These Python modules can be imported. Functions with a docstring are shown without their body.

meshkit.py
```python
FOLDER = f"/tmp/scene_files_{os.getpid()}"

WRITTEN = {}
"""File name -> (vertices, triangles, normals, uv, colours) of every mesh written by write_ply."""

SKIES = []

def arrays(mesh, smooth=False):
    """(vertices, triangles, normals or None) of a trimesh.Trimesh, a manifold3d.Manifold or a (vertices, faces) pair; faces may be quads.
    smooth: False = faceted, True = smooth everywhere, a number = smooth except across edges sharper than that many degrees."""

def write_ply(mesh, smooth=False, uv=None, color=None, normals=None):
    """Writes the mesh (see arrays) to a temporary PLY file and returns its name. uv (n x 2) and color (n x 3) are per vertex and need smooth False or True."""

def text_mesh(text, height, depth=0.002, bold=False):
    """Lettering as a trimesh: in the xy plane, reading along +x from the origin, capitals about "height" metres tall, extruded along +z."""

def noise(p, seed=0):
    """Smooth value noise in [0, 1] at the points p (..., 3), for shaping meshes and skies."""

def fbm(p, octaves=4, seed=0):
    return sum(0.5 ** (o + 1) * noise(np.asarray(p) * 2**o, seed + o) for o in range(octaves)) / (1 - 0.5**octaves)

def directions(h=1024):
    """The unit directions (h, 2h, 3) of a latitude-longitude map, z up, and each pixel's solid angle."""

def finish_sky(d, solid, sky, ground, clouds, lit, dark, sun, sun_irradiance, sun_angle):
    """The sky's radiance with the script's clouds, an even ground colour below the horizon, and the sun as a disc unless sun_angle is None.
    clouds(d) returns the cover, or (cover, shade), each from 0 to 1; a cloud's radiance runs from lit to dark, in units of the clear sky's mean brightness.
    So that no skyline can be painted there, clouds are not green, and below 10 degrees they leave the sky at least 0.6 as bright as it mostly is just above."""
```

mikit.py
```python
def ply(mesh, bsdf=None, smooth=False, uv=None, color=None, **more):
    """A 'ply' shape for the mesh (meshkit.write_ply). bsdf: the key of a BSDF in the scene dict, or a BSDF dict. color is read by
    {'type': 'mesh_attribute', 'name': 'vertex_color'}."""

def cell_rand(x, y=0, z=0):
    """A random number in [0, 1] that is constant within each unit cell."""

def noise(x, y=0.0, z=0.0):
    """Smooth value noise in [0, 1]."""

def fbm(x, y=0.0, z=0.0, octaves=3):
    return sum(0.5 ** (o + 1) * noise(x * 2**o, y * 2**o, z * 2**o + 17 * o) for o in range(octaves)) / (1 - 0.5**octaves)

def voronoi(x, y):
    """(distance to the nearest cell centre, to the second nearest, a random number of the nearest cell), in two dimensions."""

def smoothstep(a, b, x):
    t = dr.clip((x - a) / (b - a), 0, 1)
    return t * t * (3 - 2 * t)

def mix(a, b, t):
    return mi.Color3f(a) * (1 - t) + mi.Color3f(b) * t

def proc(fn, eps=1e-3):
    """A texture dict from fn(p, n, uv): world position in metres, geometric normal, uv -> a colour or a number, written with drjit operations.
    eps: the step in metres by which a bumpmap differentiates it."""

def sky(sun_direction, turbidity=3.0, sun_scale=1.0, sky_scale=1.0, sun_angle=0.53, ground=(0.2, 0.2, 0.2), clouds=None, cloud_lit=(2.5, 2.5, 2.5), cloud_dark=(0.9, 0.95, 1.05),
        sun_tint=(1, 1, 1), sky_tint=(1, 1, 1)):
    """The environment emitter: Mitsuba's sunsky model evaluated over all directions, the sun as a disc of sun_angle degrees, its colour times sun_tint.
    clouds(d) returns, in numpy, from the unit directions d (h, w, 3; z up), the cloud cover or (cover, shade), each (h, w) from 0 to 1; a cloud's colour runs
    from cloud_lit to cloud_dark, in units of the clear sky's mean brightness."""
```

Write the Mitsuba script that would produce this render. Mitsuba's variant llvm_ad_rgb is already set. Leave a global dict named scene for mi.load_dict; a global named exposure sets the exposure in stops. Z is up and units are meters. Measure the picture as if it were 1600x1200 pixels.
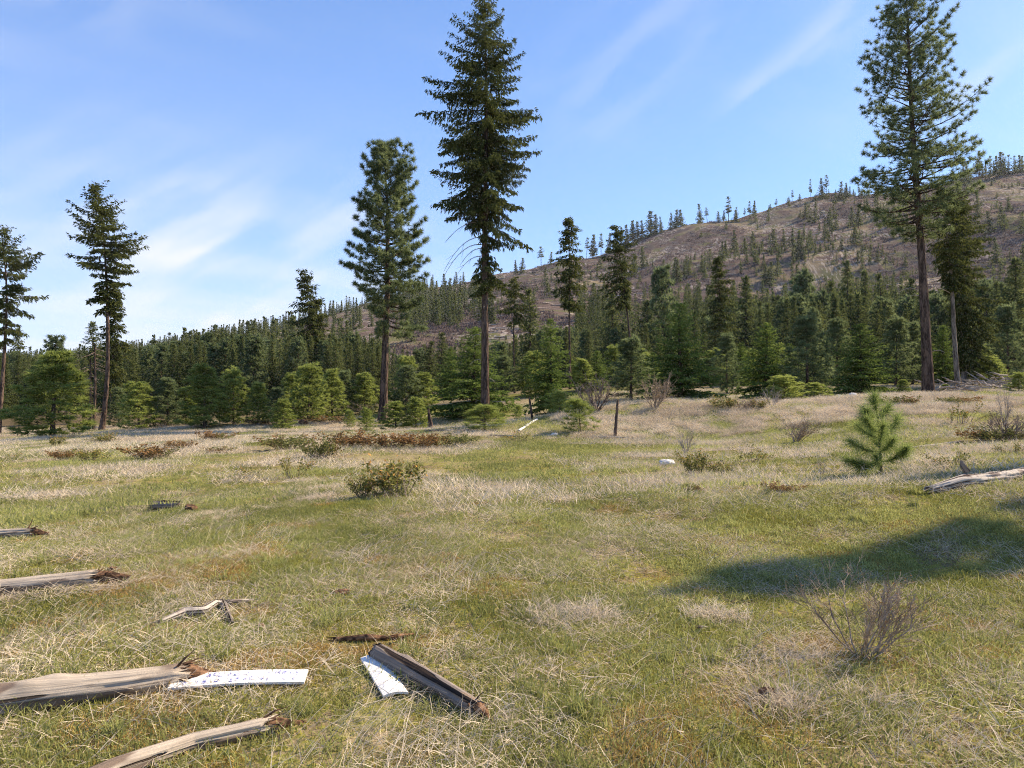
import math, numpy as np, trimesh, mitsuba as mi, mikit, meshkit, drjit as dr
from mikit import noise, fbm, smoothstep, mix, proc, ply, voronoi
from scipy.interpolate import RBFInterpolator

T = mi.ScalarTransform4f
scene, labels = {}, {}
exposure = 2.75

# ------------------------------------------------------------------ camera, sky
FPX, CX, CY, HOR, EYE = 1200.0, 800.0, 600.0, 640.0, 1.6       # photograph pixels (1600 x 1200)
PITCH = math.atan((HOR - CY) / FPX)
FWD = np.array([0, math.cos(PITCH), math.sin(PITCH)])
UPV = np.array([0, -math.sin(PITCH), math.cos(PITCH)])
scene['camera'] = {'type': 'perspective', 'fov': math.degrees(2 * math.atan(800 / FPX)), 'fov_axis': 'x', 'near_clip': 0.05, 'far_clip': 9000.0,
                   'to_world': T().look_at(origin=[0, 0, EYE], target=[0, FWD[1], EYE + FWD[2]], up=[0, 0, 1])}
SUN_AZ, SUN_EL = math.radians(22), math.radians(42)             # from straight right towards straight ahead
SUN = [math.cos(SUN_AZ) * math.cos(SUN_EL), math.sin(SUN_AZ) * math.cos(SUN_EL), math.sin(SUN_EL)]


def clouds(d):
    e = np.arcsin(np.clip(d[..., 2], -1, 1))
    az = np.arctan2(d[..., 0], d[..., 1])
    q = np.stack([d[..., 0] / (d[..., 2] + 0.12), d[..., 1] / (d[..., 2] + 0.12), np.zeros_like(e)], -1)
    rot = np.stack([q[..., 0] * .8 + q[..., 1] * .6, (-q[..., 0] * .6 + q[..., 1] * .8) * 2.6, q[..., 2]], -1)
    n = meshkit.fbm(rot * 1.1, 6, seed=4)
    fine = meshkit.fbm(np.stack([az * 5 + e * 5, (e - az * .65) * 26, 0 * e], -1), 5, seed=12)
    veil = meshkit.fbm(q * .45, 4, seed=9)
    left = 1 / (1 + np.exp(np.clip((az + 0.10) / 0.15, -50, 50)))
    c = np.clip((n - .48) * 1.6, 0, 1) * np.clip((veil - .36) * 3, 0, 1) * .40
    c = c + np.exp(-np.maximum(e, 0) / 0.17) * (.08 + .74 * left) * np.clip(.30 + 1.4 * n, 0, 1.25)
    for a0, e0, a1, e1, w, k in [(.29, .36, .44, .45, .026, .22), (.06, .36, .27, .50, .060, .12), (.52, .34, .62, .37, .022, .2), (-.62, .47, -.48, .44, .03, .2), (-.45, .17, -.15, .21, .09, .2), (-.58, .23, -.28, .15, .10, .2)]:
        dx, dy = a1 - a0, e1 - e0
        L = math.hypot(dx, dy)
        u = ((az - a0) * dx + (e - e0) * dy) / L ** 2
        v = ((az - a0) * -dy + (e - e0) * dx) / L
        c = c + k * np.exp(-(v / w) ** 2 - (np.maximum(np.abs(u - .5) - .3, 0) / .28) ** 2) * np.clip((fine - .40) * 4.5, 0, 1.4)
    return np.clip(c, 0, .92)


scene['sky'] = mikit.sky(SUN, turbidity=3, clouds=clouds, cloud_lit=(1.85, 1.9, 2.0), sky_tint=(.68, .82, 1.03))

# ------------------------------------------------------------------ terrain
TIE = []                                                        # ground points seen in the photograph: pixel x, pixel y, metres ahead


def ray(px, py):
    return FWD * FPX + np.array([px - CX, 0, 0]) + UPV * (CY - py)


def point(px, py, Y):
    r = ray(px, py)
    return np.array([0, 0, EYE]) + r * (Y / r[1])


for px, py, Y in [(600, 772, 11.3), (1370, 745, 12.3), (962, 684, 26), (830, 657, 33), (600, 658, 50), (758, 650, 48), (160, 673, 50), (85, 684, 38), (1450, 616, 42), (1500, 609, 46),
                  (1600, 618, 32), (1600, 702, 15), (1450, 768, 9.5), (1610, 738, 11), (1100, 630, 31.5), (1100, 684, 25), (930, 640, 32), (940, 692, 24.5), (1260, 627, 32.5), (1250, 684, 23),
                  (1065, 632, 36), (1010, 606, 60), (850, 612, 60), (300, 674, 44), (0, 694, 38), (0, 830, 9.5), (260, 797, 11.2), (500, 655, 55), (700, 684, 27), (500, 690, 27), (350, 700, 24), (200, 1060, 4.35),
                  (620, 1060, 4.3), (1340, 1022, 4.75), (1000, 1150, 3.6), (1000, 900, 6.7), (1500, 900, 6.9), (1350, 620, 36), (1180, 634, 36), (800, 760, 12.5), (400, 660, 50), (735, 664, 44), (862, 652, 41)]:
    TIE.append(point(px, py, Y))
TIE += [np.array(p, float) for p in [(-4, 2, 0), (4, 2, 0.05), (0, -3, -.05), (-8, -8, -.3), (8, -8, -.1), (-30, 0, -.6), (30, 0, 1.0), (0, -30, -.5), (-30, -30, -1), (30, -30, .5), (-60, 40, -.6), (65, 40, 4.2),
                                           (-60, 80, 1.2), (-25, 85, 2.2), (10, 85, 4.6), (45, 85, 5.6), (85, 85, 7), (-85, 85, 1), (-9, 6, -.05), (10, 8, .6)]]
TIE = np.array(TIE)
_rbf = RBFInterpolator(TIE[:, :2], TIE[:, 2], kernel='thin_plate_spline', smoothing=0.02)
SKY_PX = [-900, -400, 0, 100, 230, 330, 400, 480, 560, 640, 700, 790, 850, 930, 1000, 1080, 1150, 1230, 1300, 1400, 1520, 1600, 1800, 2400]
SKY_PY = [600, 585, 568, 563, 550, 530, 517, 495, 471, 457, 446, 420, 408, 394, 370, 350, 345, 324, 299, 286, 265, 262, 240, 225]
RIDGE = 750.0


def ss(a, b, x):
    t = np.clip((x - a) / (b - a), 0, 1)
    return t * t * (3 - 2 * t)


def far_ground(X, Y):
    base = 1.2 + .028 * np.clip(Y - 40, 0, 110) + .03 * np.clip(X, -90, 90) * ss(-20, 40, Y) + .0 * X
    xr = np.interp(X, (np.array(SKY_PX) - CX) / FPX * RIDGE, (HOR - np.array(SKY_PY)) / FPX * RIDGE + EYE)
    t = np.clip((Y - 130) / (RIDGE - 130), 0, 1)
    s = .62 * t + .38 * t * t
    back = 1 - .45 * ss(RIDGE, RIDGE + 700, Y)
    p = np.stack([X / 90, Y / 90, 0 * X], -1)
    q = np.stack([X / 28, Y / 28, 0 * X], -1)
    rough = (meshkit.fbm(p, 3, 5) - .5) * 26 * t * (1 - .65 * t) * 2 + (meshkit.fbm(q, 3, 8) - .5) * 7 * t * (1 - .35 * t)
    gully = -17 * np.exp(-((Y - (455 + .45 * (X - 130))) / 34) ** 2) * ss(60, 130, X) * (1 - ss(270, 360, X))
    return base * (1 - t) + xr * s * back + rough * ss(120, 260, Y) + gully


def ground(X, Y):
    X, Y = np.broadcast_arrays(np.asarray(X, float), np.asarray(Y, float))
    if X.ndim == 0:
        return float(ground(X[None], Y[None])[0])
    r = np.hypot(X, Y)
    out = far_ground(X, Y)
    near = r < 110
    if near.any():
        k = ss(62, 105, r[near])
        z = _rbf(np.stack([X[near], Y[near]], -1))
        q = np.stack([X[near] / .9, Y[near] / .9, 0 * X[near]], -1)
        z = z + (meshkit.fbm(q, 4, 2) - .5) * .14 * (1 - np.exp(-r[near] / 3))
        out = out.copy()
        out[near] = z * (1 - k) + out[near] * k
    return out


def hit(px, py, y0=2.5, y1=1000):
    """Where the line of sight through a pixel of the photograph first meets the ground."""
    Y = np.geomspace(y0, y1, 1500)
    r = ray(px, py)
    P = np.array([0, 0, EYE]) + r * (Y / r[1])[:, None]
    below = P[:, 2] < ground(P[:, 0], P[:, 1])
    i = int(np.argmax(below)) if below.any() else len(Y) - 1
    p = P[i].copy()
    p[2] = ground(p[0], p[1])
    return p


# ------------------------------------------------------------------ materials
def C(*v): return mi.Color3f(*v)


def m_ground(p, n, uv):
    a = fbm(p.x * .9, p.y * .9, 3.0, 3)
    b = fbm(p.x * 5, p.y * 5, 1.0, 3)
    c = noise(p.x * 60, p.y * 60, 0)
    d = fbm(p.x * .22, p.y * .22, 7.0, 2)
    soil = mix((.10, .070, .042), (.17, .13, .075), c)
    moss = mix((.15, .16, .035), (.26, .22, .055), b)
    straw = mix((.24, .19, .115), (.36, .295, .19), c)
    e = fbm(p.x * 24, p.y * 24, 2.0, 3)
    col = mix(moss, soil, smoothstep(.42, .60, b * .5 + e * .5) * .85)
    r = dr.sqrt(p.x * p.x + p.y * p.y)
    col = mix(col, straw, smoothstep(.47, .62, a * .5 + e * .5) * .5)
    col = mix(col, mix(straw, (.17, .19, .06), smoothstep(.42, .6, d)), smoothstep(14, 30, r) * .8)
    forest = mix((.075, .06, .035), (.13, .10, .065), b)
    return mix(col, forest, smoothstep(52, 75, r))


def m_hill(p, n, uv):
    a = fbm(p.x * .018, p.y * .018, 2.0, 4)
    b = fbm(p.x * .11, p.y * .11, 5.0, 3)
    c = fbm(p.x * .7, p.y * .7, 1.0, 2)
    brush = mix((.070, .052, .046), (.155, .118, .100), c)
    grass = mix((.17, .14, .088), (.235, .195, .125), c)
    green = mix((.075, .085, .035), (.125, .13, .06), c)
    rock = smoothstep(.55, .68, noise(p.x * .16, p.y * .10, p.z * .25))
    col = mix(brush, grass, smoothstep(.54, .70, a + (b - .5) * .7) * .8)
    col = mix(col, green, smoothstep(.58, .70, b) * .75)
    col = mix(col, (.10, .088, .082), rock * .6)
    slash = smoothstep(.60, .68, noise(p.x * 1.2, p.y * .4, 3)) * smoothstep(.5, .62, noise(p.x * .05, p.y * .05, 9))
    return mix(col, (.40, .36, .32), slash * .5)


def m_leaf(dark, light, scale=.35):
    def fn(p, n, uv):
        w = noise(p.x * scale, p.y * scale, p.z * scale)
        return mix(dark, light, dr.clip(uv.x * .75 + (w - .5) * .7 + .12, 0, 1))
    return fn


def two(fn, rough=None):
    if rough is None:
        return {'type': 'twosided', 'bsdf': {'type': 'diffuse', 'reflectance': proc(fn)}}
    return {'type': 'twosided', 'bsdf': {'type': 'principled', 'base_color': proc(fn), 'roughness': rough, 'specular': .4}}


def rough_two(fn, seed):
    def relief(p, n, uv):
        f, k, st = grain(p, uv, seed)
        return f * .35 + st * .4 - k
    return {'type': 'twosided', 'bsdf': {'type': 'bumpmap', 'arbitrary': proc(relief, eps=.002), 'scale': .012, 'bsdf': {'type': 'diffuse', 'reflectance': proc(fn)}}}


def bark_two(fn):
    def relief(p, n, uv): return fbm(p.x * 14, p.y * 14, p.z * 2.4, 3) + .5 * noise(p.x * 5, p.y * 5, p.z * 1.2)
    return {'type': 'twosided', 'bsdf': {'type': 'bumpmap', 'arbitrary': proc(relief, eps=.01), 'scale': .09, 'bsdf': {'type': 'diffuse', 'reflectance': proc(fn)}}}


def thin(fn, trans=.7, rough=.55):
    return {'type': 'principledthin', 'base_color': proc(fn), 'roughness': rough, 'diff_trans': trans, 'spec_trans': 0.0, 'eta': 1.4}


def m_bark(dark, light):
    def fn(p, n, uv):
        a = fbm(p.x * 9, p.y * 9, p.z * 1.6, 3)
        b = noise(p.x * 30, p.y * 30, p.z * 9)
        return mix(dark, light, smoothstep(.32, .68, a * .7 + b * .3))
    return fn


def grain(p, uv, seed):
    """Checks along the grain, fine fibres, stains: (fibre, crack, stain) from 0 to 1."""
    f = noise(uv.x * 3, uv.y * 70, seed) * .6 + noise(uv.x * 9, uv.y * 160, seed + 3) * .4
    k = noise(uv.x * 1.5 + noise(uv.x * 6, uv.y * 9, seed) * .5, uv.y * 22, seed + 7)
    st = fbm(p.x * 7, p.y * 7, p.z * 9, 3)
    return f, smoothstep(.70, .78, k), st


def m_wood(p, n, uv):
    """Weathered bare wood, with dark bark left in places."""
    f, k, st = grain(p, uv, 2.0)
    col = mix((.22, .18, .14), (.52, .455, .37), f * .65 + st * .35)
    col = mix(col, (.13, .095, .075), smoothstep(.47, .58, fbm(uv.x * 3.2, uv.y * 5, p.z * 5, 3)) * .85)
    return mix(col, (.05, .036, .028), k * .9)


def m_wood_grey(p, n, uv):
    f, k, st = grain(p, uv, 5.0)
    col = mix((.12, .10, .088), (.31, .27, .235), f * .7 + st * .3)
    col = mix(col, (.30, .20, .12), smoothstep(.60, .70, fbm(uv.x * 4, uv.y * 6, 3, 3)) * .5)
    return mix(col, (.03, .023, .02), k * .95)


def m_wood_pale(p, n, uv):
    f, k, st = grain(p, uv, 9.0)
    col = mix((.30, .265, .225), (.66, .60, .52), f * .6 + st * .4)
    col = mix(col, (.19, .15, .13), smoothstep(.55, .68, st) * .85)
    return mix(col, (.07, .05, .04), k * .9)


def m_rot(p, n, uv):
    a = fbm(p.x * 40, p.y * 40, p.z * 40, 3)
    return mix((.045, .028, .020), (.25, .145, .085), smoothstep(.3, .75, a))


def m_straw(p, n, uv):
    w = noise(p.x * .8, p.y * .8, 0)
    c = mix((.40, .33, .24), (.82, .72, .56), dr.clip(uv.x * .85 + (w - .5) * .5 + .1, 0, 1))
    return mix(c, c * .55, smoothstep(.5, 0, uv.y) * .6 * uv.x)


def m_grass(p, n, uv):
    w = fbm(p.x * .7, p.y * .7, 4.0, 2)
    c = mix((.155, .172, .054), (.45, .462, .165), dr.clip(uv.x * .8 + (w - .5) * .9 + .1, 0, 1))
    return mix(c, (.50, .43, .23), smoothstep(.72, .95, uv.x) * .8)


def m_moss(p, n, uv):
    w = fbm(p.x * 1.6, p.y * 1.6, 8.0, 2)
    c = mix((.20, .20, .045), (.36, .35, .085), uv.x)
    return mix(c, (.46, .28, .11), smoothstep(.5, .66, w) * .7)


def m_shrub(p, n, uv):
    c = mix((.050, .065, .020), (.27, .26, .075), smoothstep(0, .7, uv.x))
    return mix(c, (.50, .28, .09), smoothstep(.70, .95, uv.x + (noise(p.x * 3, p.y * 3, p.z * 3) - .5) * .7))


def m_shrub_red(p, n, uv):
    c = mix((.10, .080, .032), (.29, .165, .075), smoothstep(0, .8, uv.x))
    return mix(c, (.16, .17, .06), smoothstep(.55, .75, noise(p.x * 1.2, p.y * 1.2, 5)))


MAT = {
    'mat_ground': {'type': 'twosided', 'bsdf': {'type': 'bumpmap', 'arbitrary': proc(lambda p, n, uv: fbm(p.x * 14, p.y * 14, 0, 3), eps=.01), 'scale': .05, 'bsdf': {'type': 'diffuse', 'reflectance': proc(m_ground)}}},
    'mat_hill': two(m_hill),
    'mat_fir': thin(m_leaf((.032, .046, .015), (.135, .150, .050)), .7),
    'mat_fir_young': thin(m_leaf((.050, .088, .022), (.200, .265, .068)), .9),
    'mat_pine': thin(m_leaf((.070, .102, .046), (.270, .325, .150), 1.1), .95),
    'mat_pine_young': thin(m_leaf((.140, .190, .044), (.400, .450, .132), .5), 1.0),
    'mat_forest': thin(m_leaf((.045, .064, .024), (.185, .210, .078), .09), .85),
    'mat_bark': bark_two(m_bark((.040, .030, .026), (.150, .108, .086))),
    'mat_bark_grey': two(m_bark((.075, .066, .058), (.24, .21, .18))),
    'mat_twig': two(m_bark((.10, .075, .065), (.30, .245, .21))),
    'mat_twig_tan': two(m_bark((.19, .145, .105), (.42, .34, .26))),
    'mat_needle': thin(m_leaf((.14, .20, .05), (.40, .47, .17), 3.0), 1.0),
    'mat_twig_pale': two(m_bark((.25, .21, .18), (.46, .40, .34))),
    'mat_brush': two(m_leaf((.085, .060, .055), (.24, .18, .155), .05)),
    'mat_wood': rough_two(m_wood, 2.0), 'mat_wood_grey': rough_two(m_wood_grey, 5.0), 'mat_wood_pale': rough_two(m_wood_pale, 9.0), 'mat_rot': two(m_rot),
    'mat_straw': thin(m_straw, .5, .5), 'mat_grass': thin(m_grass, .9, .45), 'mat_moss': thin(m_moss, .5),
    'mat_shrub': thin(m_shrub, .4, .35), 'mat_shrub_red': thin(m_shrub_red, .5, .4),
    'mat_white_paint': two(lambda p, n, uv: mix(mix((.55, .55, .54), (.76, .76, .75), fbm(p.x * 25, p.y * 25, 0, 3)), (.50, .48, .45), smoothstep(.50, .76, fbm(p.x * 30, p.y * 30, 0, 4)) * .7), .45),
    'mat_blue_paint': two(lambda p, n, uv: mix((.14, .15, .33), (.60, .61, .70), smoothstep(.35, .65, fbm(p.x * 60, p.y * 60, 0, 3))), .5),
    'mat_stone': two(lambda p, n, uv: mix((.42, .41, .39), (.72, .70, .66), fbm(p.x * 9, p.y * 9, p.z * 9, 3))),
    'mat_cone': two(lambda p, n, uv: mix((.10, .06, .04), (.30, .19, .12), noise(p.x * 120, p.y * 120, p.z * 120))),
}
scene.update(MAT)

# ------------------------------------------------------------------ mesh helpers
def unit(v):
    return v / (np.linalg.norm(v, axis=-1, keepdims=True) + 1e-12)


def join(parts):
    """[(V, F, UV or None)] -> one (V, F, UV)"""
    V, F, U, n = [], [], [], 0
    for v, f, u in parts:
        V.append(v); F.append(f + n); U.append(u if u is not None else np.zeros((len(v), 2))); n += len(v)
    return np.vstack(V), np.vstack(F), np.vstack(U)


def tube(P, R, sides=6, cap=True, rough=None):
    P = np.asarray(P, float); R = np.broadcast_to(np.asarray(R, float), (len(P),))
    t = unit(np.gradient(P, axis=0))
    ref = np.array([0, 0, 1.0]) if abs(unit(P[-1] - P[0])[2]) < .8 else np.array([1.0, 0, 0])
    a = unit(np.cross(t, ref)); b = np.cross(t, a)
    ang = np.arange(sides) * 2 * np.pi / sides
    rad = R[:, None] * (rough if rough is not None else 1.0) * np.ones((1, sides))
    V = P[:, None] + rad[..., None] * (np.cos(ang)[None, :, None] * a[:, None] + np.sin(ang)[None, :, None] * b[:, None])
    i, j = np.meshgrid(np.arange(len(P) - 1), np.arange(sides), indexing='ij')
    q = np.stack([i * sides + j, i * sides + (j + 1) % sides, (i + 1) * sides + (j + 1) % sides, (i + 1) * sides + j], -1).reshape(-1, 4)
    F = np.vstack([q[:, [0, 2, 1]], q[:, [0, 3, 2]]])
    L = np.concatenate([[0], np.cumsum(np.linalg.norm(np.diff(P, axis=0), axis=1))])
    U = np.stack(np.broadcast_arrays(L[:, None], (np.arange(sides) / sides)[None]), -1).reshape(-1, 2)
    V = V.reshape(-1, 3)
    if cap:
        n = len(V)
        V = np.vstack([V, P[:1], P[-1:]]); U = np.vstack([U, [[0, 0]], [[L[-1], 0]]])
        k = np.arange(sides)
        F = np.vstack([F, np.stack([np.full(sides, n), k, (k + 1) % sides], 1), np.stack([np.full(sides, n + 1), (len(P) - 1) * sides + (k + 1) % sides, (len(P) - 1) * sides + k], 1)])
    return V, F, U


def needles(P, D, L, W, rng, tone=None):
    """One slim triangle per needle bundle."""
    n = len(P)
    side = unit(np.cross(D, rng.normal(size=(n, 3)))) * (np.asarray(W) * .5 * np.ones(n))[:, None]
    V = np.stack([P - side, P + side, P + D * (np.asarray(L) * np.ones(n))[:, None]], 1).reshape(-1, 3)
    u = rng.random(n) if tone is None else tone
    U = np.stack([np.repeat(u, 3), np.tile([0, 0, 1.0], n)], 1)
    return V, np.arange(3 * n).reshape(-1, 3), U


def sprays(P, D, L, W, rng, tone=None, flat=None):
    """One kite (two triangles) per twig of needles or leaf."""
    n = len(P)
    r = rng.normal(size=(n, 3)) if flat is None else np.array([0, 0, 1.0]) + flat * rng.normal(size=(n, 3))
    side = unit(np.cross(D, r)) * (np.asarray(W) * .5 * np.ones(n))[:, None]
    L = (np.asarray(L) * np.ones(n))[:, None]
    bend = np.cross(D, side) * rng.uniform(-.6, .6, (n, 1))
    m = P + D * L * .42 + bend
    V = np.stack([P, m + side, P + D * L, m - side], 1).reshape(-1, 3)
    k = np.arange(n)[:, None] * 4
    F = np.vstack([k + [[0, 1, 2]], k + [[0, 2, 3]]])
    u = rng.random(n) if tone is None else tone
    U = np.stack([np.repeat(u, 4), np.tile([0, .5, 1.0, .5], n)], 1)
    return V, F, U


def shape(m, bsdf, smooth=False):
    return ply((m[0], m[1]), bsdf, smooth=smooth, uv=m[2])


def say(key, label, cat=None, group=None, kind=None):
    d = {}
    if label: d['label'] = label
    if cat: d['category'] = cat
    if group: d['group'] = group
    if kind: d['kind'] = kind
    labels[key] = d


_count = {}


def fresh(name):
    n = _count.get(name, 0); _count[name] = n + 1
    return name if n == 0 else f'{name}_{n:03d}'


def frame(x, y, z, rot=0, sx=1, sz=1, sy=None, normal=None, lean=(0, 0)):
    c, s = math.cos(rot), math.sin(rot)
    M = np.eye(4)
    M[:3, :3] = np.array([[c, -s, 0], [s, c, 0], [0, 0, 1]]) @ np.diag([sx, sx if sy is None else sy, sz])
    if normal is not None:
        nz = unit(np.asarray(normal)); nx = unit(np.cross([0, 1, 0], nz)); ny = np.cross(nz, nx)
        M[:3, :3] = np.stack([nx, ny, nz], 1) @ M[:3, :3]
    M[:3, :3] = np.array([[1, 0, lean[0]], [0, 1, lean[1]], [0, 0, 1]]) @ M[:3, :3]
    M[:3, 3] = x, y, z
    return M


def place(key, proto, M):
    scene[key] = {'type': 'instance', 'to_world': T(M), 'group': {'type': 'ref', 'id': proto}}


# ------------------------------------------------------------------ conifers
class Axis:
    def __init__(s, H, lean=(0, 0), bow=(0, 0), wob=.0, rng=None):
        s.H, s.l, s.b = H, np.array(lean, float), np.array(bow, float)
        s.w, s.ph = wob, (rng.uniform(0, 6, 2) if rng is not None else np.zeros(2))

    def __call__(s, z):
        z = np.asarray(z, float); f = z / s.H
        o = s.l * f[..., None] + s.b * (f * (1 - f) * 4)[..., None] + s.w * np.sin(f[..., None] * 7 + s.ph) * f[..., None]
        return np.concatenate([o, z[..., None]], -1)


def trunk_mesh(ax, H, r, rng, sides=9, top=.98, flare=.35, buried=.4):
    z = np.concatenate([[-buried, 0, .15 * min(1, H / 10), .5 * min(1, H / 10)], np.linspace(.08 * H, top * H, 14)])
    f = np.clip(z / H, 0, 1)
    R = r * ((1 - f) ** .8 * .95 + .03) * (1 + flare * np.exp(-np.maximum(z, 0) / (.04 * H)))
    rough = 1 + .10 * (rng.random((len(z), sides)) - .5)
    return tube(ax(np.maximum(z, -buried)), R, sides, True, rough)


def branch_set(rng, ax, H, zc, prof, gap, nper, elev, droop, tip, skip=.0, ztop=.985, vary=.14):
    """[(points, length, azimuth, fraction)] of the main branches."""
    out, z, turn = [], zc, rng.uniform(0, 6)
    while z < H * ztop:
        f = (z - zc) / (H - zc)
        for k in range(nper):
            az = turn + k * 2 * np.pi / nper + rng.normal(0, .35)
            zz = z + rng.normal(0, gap * .3)
            fz = np.clip((zz - zc) / (H - zc), 0, .995)
            L = prof(fz, az) * (rng.uniform(.72, 1.1) if rng.random() > vary else rng.uniform(.35, .75))
            if L < .05 or rng.random() < skip: continue
            e = np.interp(fz, [0, .5, 1], elev) + rng.normal(0, .10)
            n = max(5, int(L / .35) + 3)
            s = np.linspace(0, 1, n)
            h = L * (math.tan(e) * s - droop * (1.15 - fz) * s ** 2 + tip * s ** 3)
            bend = rng.normal(0, .12)
            a = az + bend * s
            P = ax(zz) + np.stack([np.cos(a) * L * s, np.sin(a) * L * s, h], 1)
            out.append((P, L, az, fz))
        turn += 2.4
        z += gap * (.55 + .45 * (1 - f)) * rng.uniform(.8, 1.2)
    return out


def limb_mesh(brs, r0, rng, sides=4, reach=.85):
    parts = []
    for P, L, az, f in brs:
        n = max(3, int(len(P) * reach))
        r = r0 * (.35 + .65 * (1 - f)) * min(1, L / 2.5 + .2)
        parts.append(tube(P[:n], np.linspace(r, r * .25, n), sides, False))
    return join(parts)


def fir_foliage(rng, brs, eL, eW, sp, c1=.34, hang=.35, inner=.12, per=2, side_ang=(38, 78), clump=.35, taper=.42, mmin=5):
    PP, DD, TT, GG = [], [], [], []
    for P, L, az, f in brs:
        m = max(mmin, int(L * (1 - inner) / sp))
        g = taper + (1 - taper) * (1 - f)
        s = np.repeat(np.linspace(inner, 1, m), 2) + rng.normal(0, .02, 2 * m)
        s = np.clip(s, 0, 1)
        i = np.clip(s * (len(P) - 1), 0, len(P) - 1.001); i0 = i.astype(int); w = (i - i0)[:, None]
        base = P[i0] * (1 - w) + P[i0 + 1] * w
        t = unit(P[i0 + 1] - P[i0])
        b = unit(np.cross(t, [0, 0, 1.0]))
        sd = np.tile([1, -1], m)[:, None]
        a = np.radians(rng.uniform(*side_ang, 2 * m))[:, None]
        d2 = unit(t * np.cos(a) + b * sd * np.sin(a) + np.array([0, 0, -1.0]) * hang * rng.uniform(.2, 1.6, (2 * m, 1)))
        l2 = (eL * .7 * g + c1 * L * (1 - s) * np.minimum(1, s * 3 + .15)) * rng.uniform(.55, 1.15, 2 * m)
        l2 = np.minimum(l2, 1.6)
        k = np.maximum(1, np.ceil(l2 / (eL * .55))).astype(int)
        idx = np.repeat(np.arange(2 * m), k * per)
        off = np.concatenate([np.repeat(np.arange(q), per) / q for q in k])
        r = off * l2[idx]
        pos = base[idx] + d2[idx] * r[:, None] + np.array([0, 0, -1.0]) * (hang * .5 * r ** 2)[:, None] + rng.normal(0, eL * .14, (len(idx), 3))
        D = unit(d2[idx] + rng.normal(0, .42, (len(idx), 3)) + np.array([0, 0, -hang * .7]))
        PP.append(pos); DD.append(D); GG.append(np.full(len(idx), g))
        TT.append(np.clip(rng.random() * clump + rng.random(len(idx)) * (1 - clump), 0, 1))
    P, D, t = np.vstack(PP), np.vstack(DD), np.concatenate(TT)
    g = np.concatenate(GG)
    return sprays(P, D, eL * g * rng.uniform(.7, 1.2, len(P)), eW * g * rng.uniform(.7, 1.25, len(P)), rng, t)


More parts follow.
